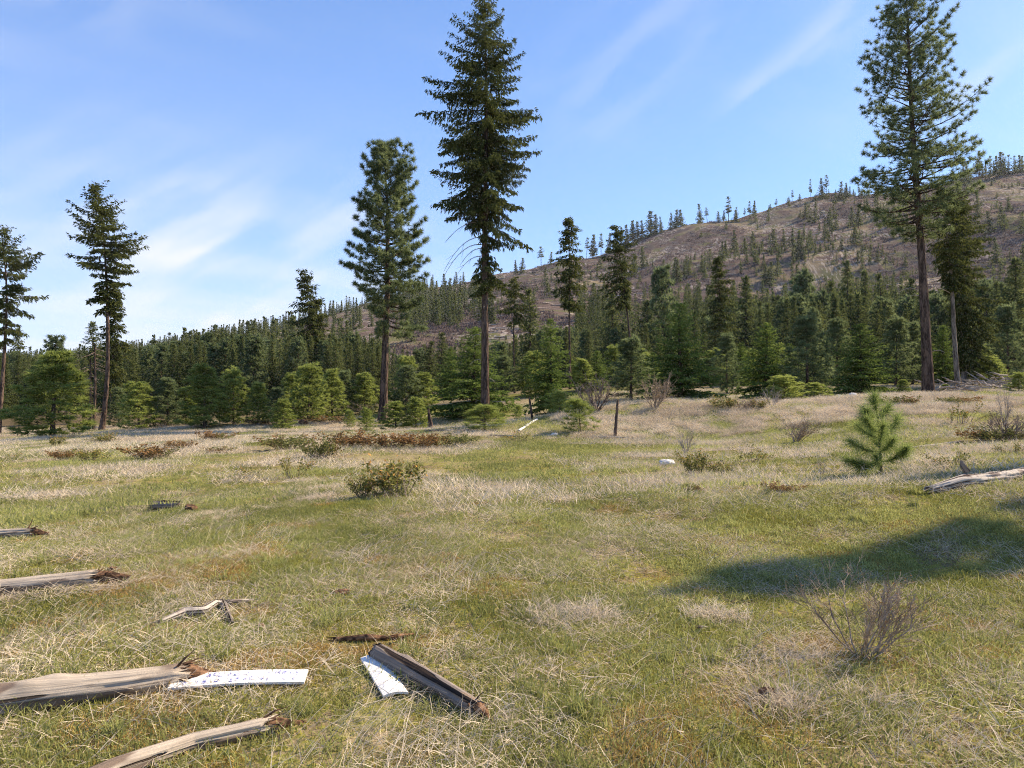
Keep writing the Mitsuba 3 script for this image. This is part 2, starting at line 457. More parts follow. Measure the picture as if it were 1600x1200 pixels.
def tufts(rng, P, A, n, L, W, spread=.9, tone=None):
    """Brushes of needles at the points P, opening along A."""
    k = len(P)
    D = unit(np.repeat(A, n, 0) + spread * rng.normal(size=(k * n, 3)))
    base = np.repeat(P, n, 0) + D * (L * .06)
    t = np.repeat(rng.random(k) if tone is None else tone, n) * .6 + rng.random(k * n) * .4
    return needles(base, D, L * rng.uniform(.7, 1.1, k * n), W, rng, t)


def pine_foliage(rng, brs, L, W, n, sp, c1=.35, inner=.35, up=.35, spread=.85):
    PP, AA = [], []
    twigs = []
    for P, BL, az, f in brs:
        m = max(2, int(BL * (1 - inner) / sp))
        s = np.repeat(np.linspace(inner, 1, m), 2) + rng.normal(0, .04, 2 * m)
        s = np.clip(s, 0, 1)
        i = np.clip(s * (len(P) - 1), 0, len(P) - 1.001); i0 = i.astype(int); w = (i - i0)[:, None]
        base = P[i0] * (1 - w) + P[i0 + 1] * w
        t = unit(P[i0 + 1] - P[i0]); b = unit(np.cross(t, [0, 0, 1.0]))
        a = np.radians(rng.uniform(20, 80, 2 * m))[:, None]
        d2 = unit(t * np.cos(a) + b * np.tile([1, -1], m)[:, None] * np.sin(a) + np.array([0, 0, 1.0]) * up * rng.uniform(-.5, 1.6, (2 * m, 1)))
        l2 = np.minimum(L * .5 + c1 * BL * (1 - s), 1.3) * rng.uniform(.3, 1.15, 2 * m)
        PP.append(base + d2 * l2[:, None]); AA.append(d2)
        for q in range(0, 2 * m):
            twigs.append((base[q], base[q] + d2[q] * l2[q]))
        PP.append(P[-1:]); AA.append(unit(P[-1:] - P[-2:-1]))
    return tufts(rng, np.vstack(PP), np.vstack(AA), n, L, W, spread), twigs


def twig_mesh(twigs, r):
    if not twigs: return None
    A = np.array([t[0] for t in twigs]); B = np.array([t[1] for t in twigs])
    s = np.array([[r, 0, 0], [-r * .5, r * .87, 0], [-r * .5, -r * .87, 0]])
    d = unit(B - A); x = unit(np.cross(d, [.3, .2, .9])); y = np.cross(d, x)
    V = A[:, None] + x[:, None] * s[None, :, :1] + y[:, None] * s[None, :, 1:2]
    V = np.concatenate([V, B[:, None]], 1).reshape(-1, 3)
    k = np.arange(len(A))[:, None] * 4
    F = np.vstack([k + [[0, 1, 3]], k + [[1, 2, 3]], k + [[2, 0, 3]]])
    return V, F, np.zeros((len(V), 2))


def lr_profile(fr, left, right, depth=None):
    """Crown radius from what the photograph shows on the left and on the right, blended around the trunk."""
    fr = np.asarray(fr)
    def f(x, az):
        l, r = np.interp(x, fr, left), np.interp(x, fr, right)
        c = math.cos(az)
        side = r * max(c, 0) ** .7 + l * max(-c, 0) ** .7
        d = .85 * min(l, r) + .25 * max(l, r)
        w = abs(c)
        return side * w + d * (1 - w)
    return f


def add_tree(key, label, cat, base, trunk, crown, bark, leaf, limbs=None, group=None):
    M = T().translate(list(base))
    scene[key + '__trunk'] = {**shape(trunk, bark, True), 'to_world': M}
    if limbs is not None:
        scene[key + '__limb'] = {**shape(limbs, bark, True), 'to_world': M}
        labels[key + '__limb'] = {'kind': 'stuff'}
    scene[key + '__crown'] = {**shape(crown, leaf), 'to_world': M}
    say(key, label, cat, group)


def pixel_tree(px, base_py, Y, top_py, top_px=None):
    """(foot on the ground, height, lean) of a tree seen in the photograph."""
    b = point(px, base_py, Y); b[2] = ground(b[0], b[1])
    t = point(px if top_px is None else top_px, top_py, Y)
    return b, t[2] - b[2], t[0] - b[0], FPX / Y

# ------------------------------------------------------------------ the ground and the hill
def polar(rings, name, bsdf, smooth=True, centre=False):
    az = np.radians(np.concatenate([np.linspace(-46, 46, 300), np.linspace(46, 314, 60)[1:-1]]))
    A, R = np.meshgrid(az, rings)
    X, Y = R * np.sin(A), R * np.cos(A)
    Z = ground(X, Y)
    V = np.stack([X, Y, Z], -1).reshape(-1, 3)
    n = len(az)
    i, j = np.meshgrid(np.arange(len(rings) - 1), np.arange(n), indexing='ij')
    q = np.stack([i * n + j, i * n + (j + 1) % n, (i + 1) * n + (j + 1) % n, (i + 1) * n + j], -1).reshape(-1, 4)
    F = np.vstack([q[:, [0, 2, 1]], q[:, [0, 3, 2]]])
    if centre:
        V = np.vstack([V, [[0, 0, float(ground(0, 0))]]])
        k = np.arange(n)
        F = np.vstack([F, np.stack([np.full(n, len(V) - 1), (k + 1) % n, k], 1)])
    scene[name] = ply((V, F), bsdf, smooth=True)


SPLIT = 118.0
polar(np.geomspace(.6, SPLIT, 150), 'meadow', 'mat_ground', centre=True)
polar(np.concatenate([np.linspace(SPLIT, 820, 190), np.geomspace(830, 4500, 24)]), 'hillside', 'mat_hill')
say('meadow', 'grassy meadow rising gently from the camera to the edge of the trees', kind='structure')
say('hillside', 'long hill behind the trees, its cleared slope brown with dead brush and tan grass', kind='structure')

# ------------------------------------------------------------------ tall single trees
def hero(key, label, cat, foot, kind, crown_y, left, right, ys, trunk_r, seed, bow=0, gap=.55, nper=5, elev=(-.25, .05, .7), droop=.25, tip=.12, skip=.08, leaf=None, bark='mat_bark',
         eL=.30, eW=.095, sp=.14, hang=.45, n=20, W=.030, wob=.08, spread=.85, top=None, c1=.34, lim=.05, tuft=.27, taper=.72, vary=.2):
    px, by, Y, ty, tx = foot
    b, H, lean, k = pixel_tree(px, by, Y, ty, tx)
    rng = np.random.default_rng(seed)
    ax = Axis(H, (lean, rng.normal(0, .2)), (bow / k, 0), wob, rng)
    zc = H * (by - crown_y) / (by - ty)
    fr = [(crown_y - y) / (crown_y - ty) for y in ys]
    prof = lr_profile(fr, np.array(left) / k, np.array(right) / k)
    brs = branch_set(rng, ax, H, zc, prof, gap, nper, elev, droop, tip, skip, vary=vary)
    tr = trunk_mesh(ax, H, trunk_r, rng)
    if kind == 'fir':
        cr = fir_foliage(rng, brs, eL, eW, sp, hang=hang, c1=c1, taper=taper, per=2 if px == 758 else 3)
        lm = limb_mesh(brs, lim, rng)
    else:
        cr, tw = pine_foliage(rng, brs, tuft, W, n, sp, spread=spread, c1=c1)
        lm = join([limb_mesh(brs, lim * 1.3, rng), twig_mesh(tw, .014)])
    add_tree(key, label, cat, b, tr, cr, bark, leaf or ('mat_fir' if kind == 'fir' else 'mat_pine'), lm)
    return b, H, ax, k, rng


b, H, ax, k, rng = hero('fir_tree', 'tallest dark fir in the middle of the meadow edge, with bare lower trunk and drooping dead branches', 'tree', (758, 662, 44, -10, 758), 'fir', 452,
     [20, 22, 15, 0, 8, 24, 42, 112, 105, 92, 126, 128, 106, 84, 52, 30, 12], [34, 54, 30, 0, 18, 84, 62, 64, 80, 78, 92, 88, 70, 60, 44, 27, 11],
     [452, 430, 406, 396, 386, 360, 332, 312, 280, 250, 212, 190, 150, 100, 60, 25, -5], .25, 11, gap=.58, nper=6, elev=(-.36, -.04, .55), droop=.26, tip=.12, skip=.12, eL=.29, eW=.095, sp=.10, hang=.65, c1=.42, vary=.28)
for i, (y0, dx, dy) in enumerate([(334, -46, 10), (352, -62, 34), (374, -66, 52), (386, -66, 58), (392, -40, 24), (331, -14, -8), (404, -44, 26)]):
    z0 = H * (662 - y0) / 672
    s = np.linspace(0, 1, 9)
    P = ax(z0) + np.stack([dx / k * s, -.5 * s * (1 if i % 2 else -1), -dy / k * s ** 2.2 + .12 * np.sin(s * 3)], 1)
    m = [tube(P, np.linspace(.030, .008, 9), 4, True)]
    for q in (4, 6):
        m.append(tube(P[q] + np.linspace(0, 1, 4)[:, None] * np.array([rng.uniform(-.5, -.1), rng.uniform(-.3, .3), rng.uniform(-.7, -.2)]), np.linspace(.012, .005, 4), 3, False))
    scene[fresh('fir_tree__dead_branch')] = {**shape(join(m), 'mat_twig', True), 'to_world': T().translate(list(b))}
for i in range(7):
    z0 = rng.uniform(.5, 7); a = rng.uniform(math.pi, 2 * math.pi); l = rng.uniform(.25, .9)
    s = np.linspace(0, 1, 5)
    P = ax(z0) + np.stack([np.cos(a) * (.3 + l * s), np.sin(a) * (.3 + l * s), l * (.3 * s - .7 * s ** 2)], 1)
    scene[fresh('fir_tree__branch_stub')] = {**shape(tube(P, np.linspace(.022, .006, 5), 4), 'mat_twig_pale', True), 'to_world': T().translate(list(b))}

hero('pine_tree', 'full crowned ponderosa style pine just left of the tallest dark fir', 'tree', (598, 659, 50, 228, 602), 'pine', 522,
     [14, 22, 40, 64, 68, 68, 52, 44, 34, 24, 8], [62, 72, 76, 74, 68, 58, 56, 48, 40, 25, 8], [522, 500, 465, 440, 420, 388, 350, 310, 280, 250, 230], .29, 21, bow=4,
     gap=.48, nper=6, elev=(-.2, .15, .8), droop=.12, tip=.30, sp=.18, n=46, W=.030, c1=.40, tuft=.33, spread=1.05, leaf='mat_pine')

b, H, ax, k, rng = hero('pine_tree_001', 'very tall open crowned pine with thick leaning trunk at the right, its top cut by the frame', 'tree', (1450, 617, 42, -14, 1411), 'pine', 372,
     [30, 70, 95, 100, 92, 84, 78, 74, 60, 46, 38, 32, 16], [30, 70, 95, 108, 105, 118, 70, 98, 76, 64, 58, 44, 18], [372, 345, 318, 285, 250, 205, 180, 145, 100, 60, 30, 10, -8], .29, 31, bow=3, vary=.35,
     gap=.38, nper=7, elev=(-.12, .22, .8), droop=.18, tip=.32, sp=.22, n=36, W=.024, skip=.20, c1=.36, tuft=.27, spread=.95)
for i in range(12):
    z0 = rng.uniform(.3 * H * .3, .52 * H); a = rng.uniform(-1.2, .9) + (math.pi if i % 3 == 0 else 0); l = rng.uniform(.4, 1.5)
    s = np.linspace(0, 1, 6)
    P = ax(z0) + np.stack([np.cos(a) * (.3 + l * s), np.sin(a) * (.3 + l * s), l * (.5 * s - .6 * s ** 2) + rng.normal(0, .04, 6) * s], 1)
    scene[fresh('pine_tree_001__branch_stub')] = {**shape(tube(P, np.linspace(.03, .008, 6), 4), 'mat_twig_pale', True), 'to_world': T().translate(list(b))}

hero('fir_tree_001', 'leaning fir with bare grey trunk standing just right of the thick pine trunk', 'tree', (1497, 611, 46, 296, 1471), 'fir', 450, [8, 14, 32, 36, 26, 12, 4], [22, 34, 50, 54, 42, 18, 4],
     [450, 420, 385, 360, 335, 312, 298], .165, 41, gap=.42, elev=(-.4, -.1, .5), droop=.25, skip=.04, leaf='mat_fir', bark='mat_bark_grey', sp=.16)
hero('fir_tree_002', 'fir with foliage hanging low on its right side, behind the leaning bare grey trunk at the right', 'tree', (1507, 594, 50, 300, 1491), 'fir', 560,
     [4, 8, 10, 12, 16, 22, 24, 14, 4], [34, 56, 60, 62, 58, 50, 48, 28, 5], [560, 540, 510, 470, 440, 400, 360, 325, 302], .165, 42, gap=.36, nper=6, elev=(-.55, -.2, .4), droop=.3, leaf='mat_fir', bark='mat_bark_grey', sp=.16)
hero('fir_tree_003', 'tall wind shaped fir with long bare trunk at the left, crown all in the upper half', 'tree', (159, 674, 50, 288, 147), 'fir', 482,
     [22, 40, 28, 52, 56, 60, 52, 30, 16, 6, 3], [10, 16, 26, 44, 56, 60, 36, 36, 26, 16, 3], [482, 470, 452, 428, 400, 376, 350, 325, 307, 296, 289], .165, 51, bow=17, gap=.42, nper=5, elev=(-.35, .12, .7), droop=.35, tip=.25,
     skip=.08, leaf='mat_fir', bark='mat_bark', eL=.30, eW=.095, hang=.35)
hero('fir_tree_004', 'tall ragged fir cut by the left edge of the photo', 'tree', (-3, 673, 50, 356, 6), 'fir', 528, [30, 34, 50, 56, 50, 40, 20, 6], [12, 36, 48, 64, 62, 36, 22, 6],
     [528, 505, 480, 440, 405, 385, 370, 358], .15, 52, bow=8, gap=.55, nper=4, elev=(-.3, .1, .6), droop=.35, tip=.25, skip=.14, leaf='mat_fir', eL=.30, eW=.095)
hero('fir_tree_005', 'slim drooping fir right behind the tall wind shaped fir at the left', 'tree', (171, 668, 62, 455, 182), 'fir', 610, [10, 14, 18, 20, 22, 16, 8, 3], [16, 20, 22, 24, 24, 18, 9, 3],
     [610, 585, 565, 545, 525, 495, 470, 456], .08, 53, gap=.5, elev=(-.5, -.25, .3), droop=.3, leaf='mat_fir', bark='mat_bark', eL=.4, eW=.11, sp=.22)
hero('fir_tree_006', 'broad flat topped fir on two bare trunks standing above the forest, left of the pine, left trunk', 'tree', (476, 636, 85, 422, 474), 'fir', 535, [22, 34, 42, 36, 20, 16, 10, 10], [26, 34, 30, 22, 18, 16, 16, 6],
     [535, 520, 500, 480, 458, 445, 432, 423], .12, 61, bow=10, gap=.75, nper=5, elev=(-.3, -.05, .4), droop=.25, leaf='mat_fir', eL=.5, eW=.15, sp=.28, lim=.07)
hero('fir_tree_007', 'ragged fir on a bare pale trunk touching the right of the broad flat topped fir', 'tree', (490, 636, 86, 462, 497), 'fir', 560, [6, 9, 14, 16, 10, 4], [14, 18, 24, 22, 14, 4], [560, 545, 520, 495, 475, 463], .10, 62,
     gap=.7, elev=(-.5, -.2, .4), droop=.3, leaf='mat_fir', bark='mat_bark_grey', eL=.5, eW=.15, sp=.28)
hero('fir_tree_008', 'tall pointed fir with bare lower trunk right of the tallest dark fir', 'tree', (891, 634, 62, 336, 888), 'fir', 490, [8, 26, 30, 28, 23, 15, 8, 3], [22, 27, 29, 27, 22, 17, 9, 3], [490, 470, 445, 420, 395, 372, 352, 337], .11, 71,
     gap=.6, elev=(-.35, -.1, .4), droop=.25, eL=.38, eW=.11, sp=.21, leaf='mat_fir')
hero('fir_tree_009', 'tall leaning fir with rounded top and one sided crown, second tall fir right of the tallest', 'tree', (990, 628, 72, 354, 961), 'fir', 485, [30, 42, 38, 30, 24, 16, 10, 5], [5, 9, 18, 42, 30, 22, 15, 5],
     [485, 465, 440, 412, 392, 374, 362, 355], .13, 72, bow=3, gap=.62, elev=(-.5, -.15, .4), droop=.25, eL=.42, eW=.125, sp=.23, leaf='mat_fir')
hero('fir_tree_010', 'thin bare trunked fir with a small flat crown just right of the tallest dark fir', 'tree', (804, 634, 62, 436, 802), 'fir', 500, [20, 30, 28, 18, 6], [26, 32, 28, 18, 6], [500, 485, 466, 450, 438], .08, 73, gap=.62, elev=(-.3, -.05, .4),
     droop=.3, eL=.36, eW=.10, sp=.21, leaf='mat_fir')
hero('fir_tree_011', 'dark bushy topped fir standing clear against the cleared hill, right of the rounded top fir', 'tree', (1131, 618, 75, 402, 1121), 'fir', 580, [22, 26, 24, 26, 22, 14, 8, 3], [24, 26, 30, 24, 24, 16, 9, 3], [580, 545, 510, 480, 450, 428, 412, 403], .14, 74,
     gap=.7, elev=(-.5, -.2, .4), droop=.25, eL=.42, eW=.14, sp=.24, leaf='mat_fir')

# ------------------------------------------------------------------ young trees and the trees of the middle distance: prototypes, placed as instances
PH = {}


def proto(name, trunk, crown, bark, leaf, limb=None):
    g = {'type': 'shapegroup', 'trunk': shape(trunk, bark, True), 'crown': shape(crown, leaf)}
    scene[name] = g


def cone_profile(r, belly=.25, power=.8, jag=.0):
    def f(x, az):
        return r * min(1, (.72 + .28 * x / belly)) * (1 - x) ** power + .03 * r
    return f


def make_fir(name, seed, H, r, zc, gap, nper, eL, eW, sp, leaf, tr=.12, c1=.34, hang=.4, per=2, elev=(-.25, -.05, .7), belly=.15, power=.8, skip=.06, mmin=5):
    rng = np.random.default_rng(seed)
    ax = Axis(H, (0, 0), (0, 0), .02 * H / 5, rng)
    brs = branch_set(rng, ax, H, zc, cone_profile(r, belly, power), gap, nper, elev, .18, .12, skip)
    cr = fir_foliage(rng, brs, eL, eW, sp, c1=c1, hang=hang, per=per, mmin=mmin)
    top = sprays(ax(np.full(14, H * .97)) + rng.normal(0, eL * .15, (14, 3)), unit(rng.normal(0, .4, (14, 3)) + [0, 0, 1]), eL * 1.1, eW, rng)
    proto(name, join([trunk_mesh(ax, H, tr, rng, 6), limb_mesh(brs, tr * .16, rng, 3)]), join([cr, top]), 'mat_bark', leaf)
    PH[name] = (H, r)


def make_pine(name, seed, H, r, zc, gap, nper, L, W, n, sp, leaf, tr=.07, elev=(.1, .4, .95), belly=.2, power=.75, spread=.8, c1=.38, skip=.06, inner=.3):
    rng = np.random.default_rng(seed)
    ax = Axis(H, (0, 0), (0, 0), .02 * H / 5, rng)
    brs = branch_set(rng, ax, H, zc, cone_profile(r, belly, power), gap, nper, elev, .10, .30, skip, .93)
    cr, tw = pine_foliage(rng, brs, L, W, n, sp, spread=spread, c1=c1, inner=inner)
    top = tufts(rng, ax(np.full(5, H * .97)), unit(rng.normal(0, .25, (5, 3)) + [0, 0, 1]), n, L, W, .45)
    proto(name, join([trunk_mesh(ax, H, tr, rng, 6), limb_mesh(brs, tr * .22, rng, 3), twig_mesh(tw, .012)]), join([cr, top]), 'mat_bark', leaf)
    PH[name] = (H, r)


for i in range(5):
    make_pine(f'young_pine_{i}', 100 + i, 4.6, [1.25, 1.1, 1.4, 1.15, 1.3][i], .2, .30, 6, .26, .036, 26, .20, 'mat_pine_young', power=[.62, .75, .6, .8, .7][i])
for i in range(2):
    make_pine(f'grey_pine_{i}', 120 + i, 5.6, 1.4, .4, .36, 6, .28, .040, 24, .22, 'mat_pine', tr=.09)
for i in range(3):
    make_fir(f'young_fir_{i}', 140 + i, 6.2, [2.1, 1.9, 1.8][i], .1, .28, 7, .27, .095, .15, 'mat_fir_young', tr=.11, hang=.3, elev=(-.15, .05, .8), power=[.72, .8, .68][i])
for i in range(3):
    make_pine(f'sapling_pine_{i}', 160 + i, 1.7, .55, .12, .20, 5, .20, .010, 30, .16, 'mat_pine_young', tr=.025, elev=(.2, .6, 1.0), c1=.2)
for i in range(4):
    make_fir(f'mid_fir_{i}', 180 + i, 14, [2.4, 2.0, 2.7, 2.2][i], [1.5, 3.5, .8, 2.2][i], .5, 6, .62, .25, .34, 'mat_forest', tr=.18, per=1, belly=.12)
for i in range(5):   # lighter ones for the depth of the wood
    make_fir(f'wood_fir_{i}', 260 + i, 14, [2.5, 2.0, 2.9, 2.2, 2.7][i], [1.5, 4.5, .8, 2.5, 1.0][i], .7, 5, .85, .36, .6, 'mat_forest', tr=.18, per=1, belly=[.12, .3, .1, .2, .1][i], power=[.8, .6, .9, .7, 1.0][i], mmin=3)
for i in range(2):
    make_pine(f'mid_pine_{i}', 190 + i, 12, 2.3, 2.6, .62, 6, .5, .12, 14, .42, 'mat_pine', tr=.2, power=.6)
for i in range(4):
    make_fir(f'far_fir_{i}', 200 + i, 15, [3.1, 2.5, 3.6, 2.8][i], [1.2, 3.0, .8, 2][i], .95, 5, 1.25, .75, .75, 'mat_forest', tr=.2, per=1, c1=.22, belly=.1, skip=.10, power=.95, mmin=3)
for i in range(2):   # round crowned trees
    make_fir(f'far_pine_{i}', 240 + i, 13, [2.6, 3.0][i], [3, .5][i], .95, 5, 1.15, .6, .8, 'mat_forest', tr=.2, per=1, c1=.3, belly=.3, power=.5, skip=.15, elev=(0, .2, .8), mmin=2)
for i in range(2):   # thin half bare trees left on the hill
    make_fir(f'far_thin_tree_{i}', 220 + i, 15, [1.1, 1.5][i], [7, 9][i], 1.0, 3, 1.0, .45, 1.0, 'mat_forest', tr=.16, per=1, c1=.2, belly=.4, power=.4, skip=.2)


def stand(key_name, proto_name, px, base_py, Y, top_py, w, label=None, cat='tree', group=None, seed=0, top_px=None, sink=.05):
    b, H, lean, k = pixel_tree(px, base_py, Y, top_py, top_px)
    h0, r0 = PH[proto_name]
    rng = np.random.default_rng(int(px * 7 + top_py * 13 + seed))
    key = fresh(key_name)
    place(key, proto_name, frame(b[0], b[1], b[2] - sink, rng.uniform(0, 6.28), max(.3, w * (1.4 if 'fir' in proto_name else 1.25) / k / 2 / r0), H / h0, lean=(lean / max(H, .1) + rng.normal(0, .025), 0)))
    if label: say(key, label, cat, group)
    return key


G1 = 'young pines along the meadow edge'
for row in [
    ('young_pine', 'young_pine_3', 82, 683, 38, 550, 112, 'large bright green young pine at the far left of the meadow edge'),
    ('young_pine', 'grey_pine_0', 186, 668, 54, 606, 34, 'small greyish young pine just right of the tall wind shaped fir'),
    ('young_pine', 'young_pine_0', 217, 669, 48, 599, 54, 'bright round young pine, first clear of the tall bare trunk at the left'),
    ('young_pine', 'grey_pine_1', 262, 669, 49, 592, 48, 'dull green young pine right of the bright round young pine at the left'),
    ('young_pine', 'young_pine_1', 290, 668, 50, 604, 42, 'narrow young pine on the left flank of the widest pine of the left row'),
    ('young_pine', 'young_pine_3', 320, 668, 47, 571, 72, 'widest and tallest young pine in the middle of the left row'),
    ('young_pine', 'young_pine_4', 365, 666, 49, 576, 50, 'pale green upright young pine right of the widest one of the left row'),
    ('young_pine', 'young_pine_1', 403, 664, 48, 597, 38, 'bright narrow young pine with a blunt top, left of a dark gap'),
    ('young_pine', 'young_pine_0', 441, 666, 45, 624, 34, 'small bright conical young pine standing in front of the left row'),
    ('young_pine', 'grey_pine_0', 430, 661, 52, 606, 36, 'shaded dark young pine behind the small bright conical one'),
    ('young_pine', 'young_pine_4', 453, 658, 54, 584, 44, 'young pine with a sunlit top above the small bright conical one'),
    ('young_pine', 'young_pine_2', 481, 653, 52, 572, 56, 'tall bright young pine below the two bare trunks of the broad fir'),
    ('young_pine', 'young_pine_3', 519, 651, 55, 577, 48, 'olive young pine right of the tall bright one below the broad fir'),
    ('young_pine', 'grey_pine_1', 541, 650, 58, 580, 40, 'greyish young pine above the tan bank, left of the full crowned pine'),
    ('young_pine', 'young_pine_1', 570, 649, 58, 583, 48, 'young pine just left of the trunk of the full crowned pine'),
    ('young_pine', 'grey_pine_0', 634, 655, 54, 572, 52, 'grey green young pine right of the trunk of the full crowned pine'),
    ('young_pine', 'young_pine_3', 662, 652, 55, 582, 44, 'yellowish young pine left of the large dark young fir'),
    ('young_pine', 'young_pine_0', 618, 667, 41, 628, 42, 'bushy low pine beside the foot of the full crowned pine'),
    ('young_pine', 'young_pine_4', 650, 667, 41, 621, 38, 'low pine right of the bushy one beside the full crowned pine'),
    ('sapling_pine', 'sapling_pine_0', 573, 672, 38, 640, 26, 'small dark pine sapling left of the foot of the full crowned pine'),
    ('sapling_pine', 'sapling_pine_1', 547, 663, 45, 641, 18, 'tiny pine sapling on the tan bank left of the full crowned pine'),
    ('young_fir', 'young_fir_0', 738, 661, 48, 512, 124, 'large dark bushy young fir behind the trunk of the tallest fir'),
    ('young_fir', 'young_fir_1', 860, 652, 42, 498, 82, 'dark layered young fir left of the first bare shrub'),
    ('young_fir', 'young_fir_2', 1064, 634, 37, 474, 108, 'large dark bushy young fir on the grassy bank, right of the tall thin post'),
    ('young_pine', 'grey_pine_1', 986, 626, 50, 530, 68, 'pale young pine behind the bare shrub and the tall thin post'),
    ('young_pine', 'young_pine_3', 914, 622, 58, 560, 40, 'young pine peeping out behind the bare grey shrub'),
    ('sapling_pine', 'sapling_pine_2', 757, 684, 29, 634, 62, 'bushy pine sapling in front of the trunk of the tallest fir'),
    ('sapling_pine', 'sapling_pine_1', 907, 680, 27, 624, 48, 'sparse pine sapling left of the tall thin post'),
    ('sapling_pine', 'sapling_pine_0', 875, 652, 33, 612, 42, 'bright bushy pine sapling at the foot of the dark layered young fir'),
    ('sapling_pine', 'sapling_pine_2', 811, 652, 38, 634, 16, 'tiny pine sapling left of the leaning short post'),
    ('young_pine', 'grey_pine_0', 1136, 628, 52, 522, 44, 'grey young pine right of the large dark young fir on the bank'),
    ('young_fir', 'young_fir_1', 1196, 632, 42, 504, 92, 'deep green young fir left of the tall olive young pine'),
    ('young_pine', 'grey_pine_1', 1262, 632, 40, 497, 74, 'tall olive young pine behind two small bright pines on the right'),
    ('young_pine', 'young_pine_2', 1226, 636, 34, 587, 58, 'small bright bushy pine at the foot of the tall olive young pine, left one'),
    ('young_pine', 'young_pine_4', 1273, 630, 36, 597, 48, 'small pale pine at the foot of the tall olive young pine, right one'),
    ('young_pine', 'grey_pine_0', 1308, 621, 52, 500, 52, 'dull grey pine between the olive young pine and the bright green fir'),
    ('young_fir', 'young_fir_2', 1345, 620, 46, 506, 88, 'bright sunlit young fir left of the thick leaning pine trunk'),
    ('young_pine', 'grey_pine_1', 1400, 618, 52, 499, 58, 'grey topped pine between the sunlit young fir and the thick pine trunk'),
    ('young_pine', 'grey_pine_0', 1426, 617, 54, 505, 50, 'grey pine half hidden by the thick leaning pine trunk'),
    ('young_fir', 'young_fir_0', 1472, 613, 54, 508, 52, 'green young fir in the gap between the thick pine trunk and the bare grey trunk'),
    ('young_pine', 'young_pine_1', 1411, 616, 38, 592, 22, 'tiny bright pine just left of the foot of the thick pine trunk'),
    ('young_pine', 'young_pine_3', 1476, 612, 43, 599, 18, 'tiny pine just right of the foot of the thick pine trunk'),
    ('young_pine', 'grey_pine_1', 1575, 600, 54, 478, 56, 'grey pine at the right edge above the debris pile'),
    ('young_pine', 'young_pine_0', 1592, 612, 36, 582, 34, 'low bushy pine at the right edge beside the debris pile'),
    ('young_pine', 'young_pine_4', 1545, 600, 50, 556, 46, 'low sunlit pine behind the debris pile at the right'),
    ('fir_tree', 'mid_fir_2', 1584, 600, 72, 404, 84, 'dark dense fir rising at the right edge behind the grey pine'),
    ('fir_tree', 'mid_fir_0', 668, 642, 74, 533, 42, 'dark slim fir in the gap right of the full crowned pine'),
    ('fir_tree', 'mid_fir_1', 688, 642, 82, 520, 36, 'thin fir in the gap, left of the large dark bushy fir'),
    ('fir_tree', 'mid_fir_0', 828, 634, 88, 452, 52, 'olive conifer just right of the thin flat crowned fir'),
    ('fir_tree', 'mid_fir_2', 955, 626, 92, 458, 62, 'dark fir standing behind the leaning rounded top fir'),
    ('fir_tree', 'mid_fir_3', 1011, 622, 98, 470, 52, 'dark pointed fir right of the leaning rounded top fir'),
    ('fir_tree', 'mid_pine_0', 1037, 622, 92, 418, 48, 'tall grey green pine behind the large dark fir on the bank'),
    ('pine_tree', 'mid_pine_1', 375, 640, 110, 528, 42, 'pale crowned pine showing above the left row of young pines'),
    ('pine_tree', 'mid_pine_0', 84, 640, 108, 526, 46, 'round topped pine behind the large bright young pine at the far left'),
    ('fir_tree', 'mid_fir_2', 150, 640, 96, 504, 58, 'dark dense fir just left of the tall bare trunk at the left'),
    ('fir_tree', 'mid_fir_1', 24, 640, 104, 514, 40, 'thin pointed fir beside the ragged fir at the left edge'),
    ('fir_tree', 'mid_fir_3', 1166, 612, 98, 432, 52, 'dark fir left of the deep green young fir, against the cleared hill'),
    ('fir_tree', 'mid_fir_0', 1218, 606, 118, 462, 44, 'dark fir above the deep green young fir'),
    ('fir_tree', 'mid_pine_1', 1252, 606, 108, 428, 50, 'pale pine rising behind the tall olive young pine'),
    ('fir_tree', 'mid_fir_2', 1298, 604, 104, 440, 58, 'broad dark fir between the pale pine and the dark row on the right'),
    ('fir_tree', 'mid_fir_3', 1328, 604, 118, 408, 44, 'pointed fir, first of the dark row left of the thick pine trunk'),
    ('fir_tree', 'mid_fir_1', 1357, 604, 116, 424, 40, 'pointed fir, second of the dark row left of the thick pine trunk'),
    ('fir_tree', 'mid_fir_0', 1386, 602, 112, 428, 46, 'pointed fir, third of the dark row left of the thick pine trunk'),
    ('fir_tree', 'mid_fir_2', 1414, 602, 106, 436, 50, 'pointed fir, last of the dark row left of the thick pine trunk'),
]:
    nm, pr, px, by, Y, ty, w, lab = row
    stand(nm, pr, px, by, Y, ty, w, lab, group=G1 if nm in ('young_pine',) else None)

for i in range(26):      # young trees half hidden behind the front row on the right and in the middle
    px = [640, 700, 780, 835, 930, 955, 1003, 1025, 1105, 1118, 1155, 1172, 1215, 1240, 1288, 1322, 1372, 1385, 1440, 1460, 1520, 1535, 1555, 1148, 1300, 895][i]
    pr = ['young_pine_0', 'young_fir_1', 'grey_pine_0', 'young_pine_4', 'young_fir_2', 'young_pine_2'][i % 6]
    rr = np.random.default_rng(i + 900)
    Y = rr.uniform(56, 68)
    stand('young_conifer', pr, px + rr.uniform(-5, 5), 626, Y, rr.uniform(535, 562), rr.uniform(38, 58), 'bushy young conifer half hidden behind the front row, middle to right', 'tree', 'young conifers behind the front row')

# ------------------------------------------------------------------ the wood behind, too dense to count
rng = np.random.default_rng(5)
n = 0


def wood(name, protos, P, h, wide=(.85, 1.15), counter=[0]):
    counter[0] += 1
    p = protos[rng.integers(len(protos))]
    h0, r0 = PH[p]
    s = h / h0
    place(f'{name}__{counter[0]:04d}', p, frame(P[0], P[1], P[2] - .15, rng.uniform(0, 6.28), s * rng.uniform(*wide), s))


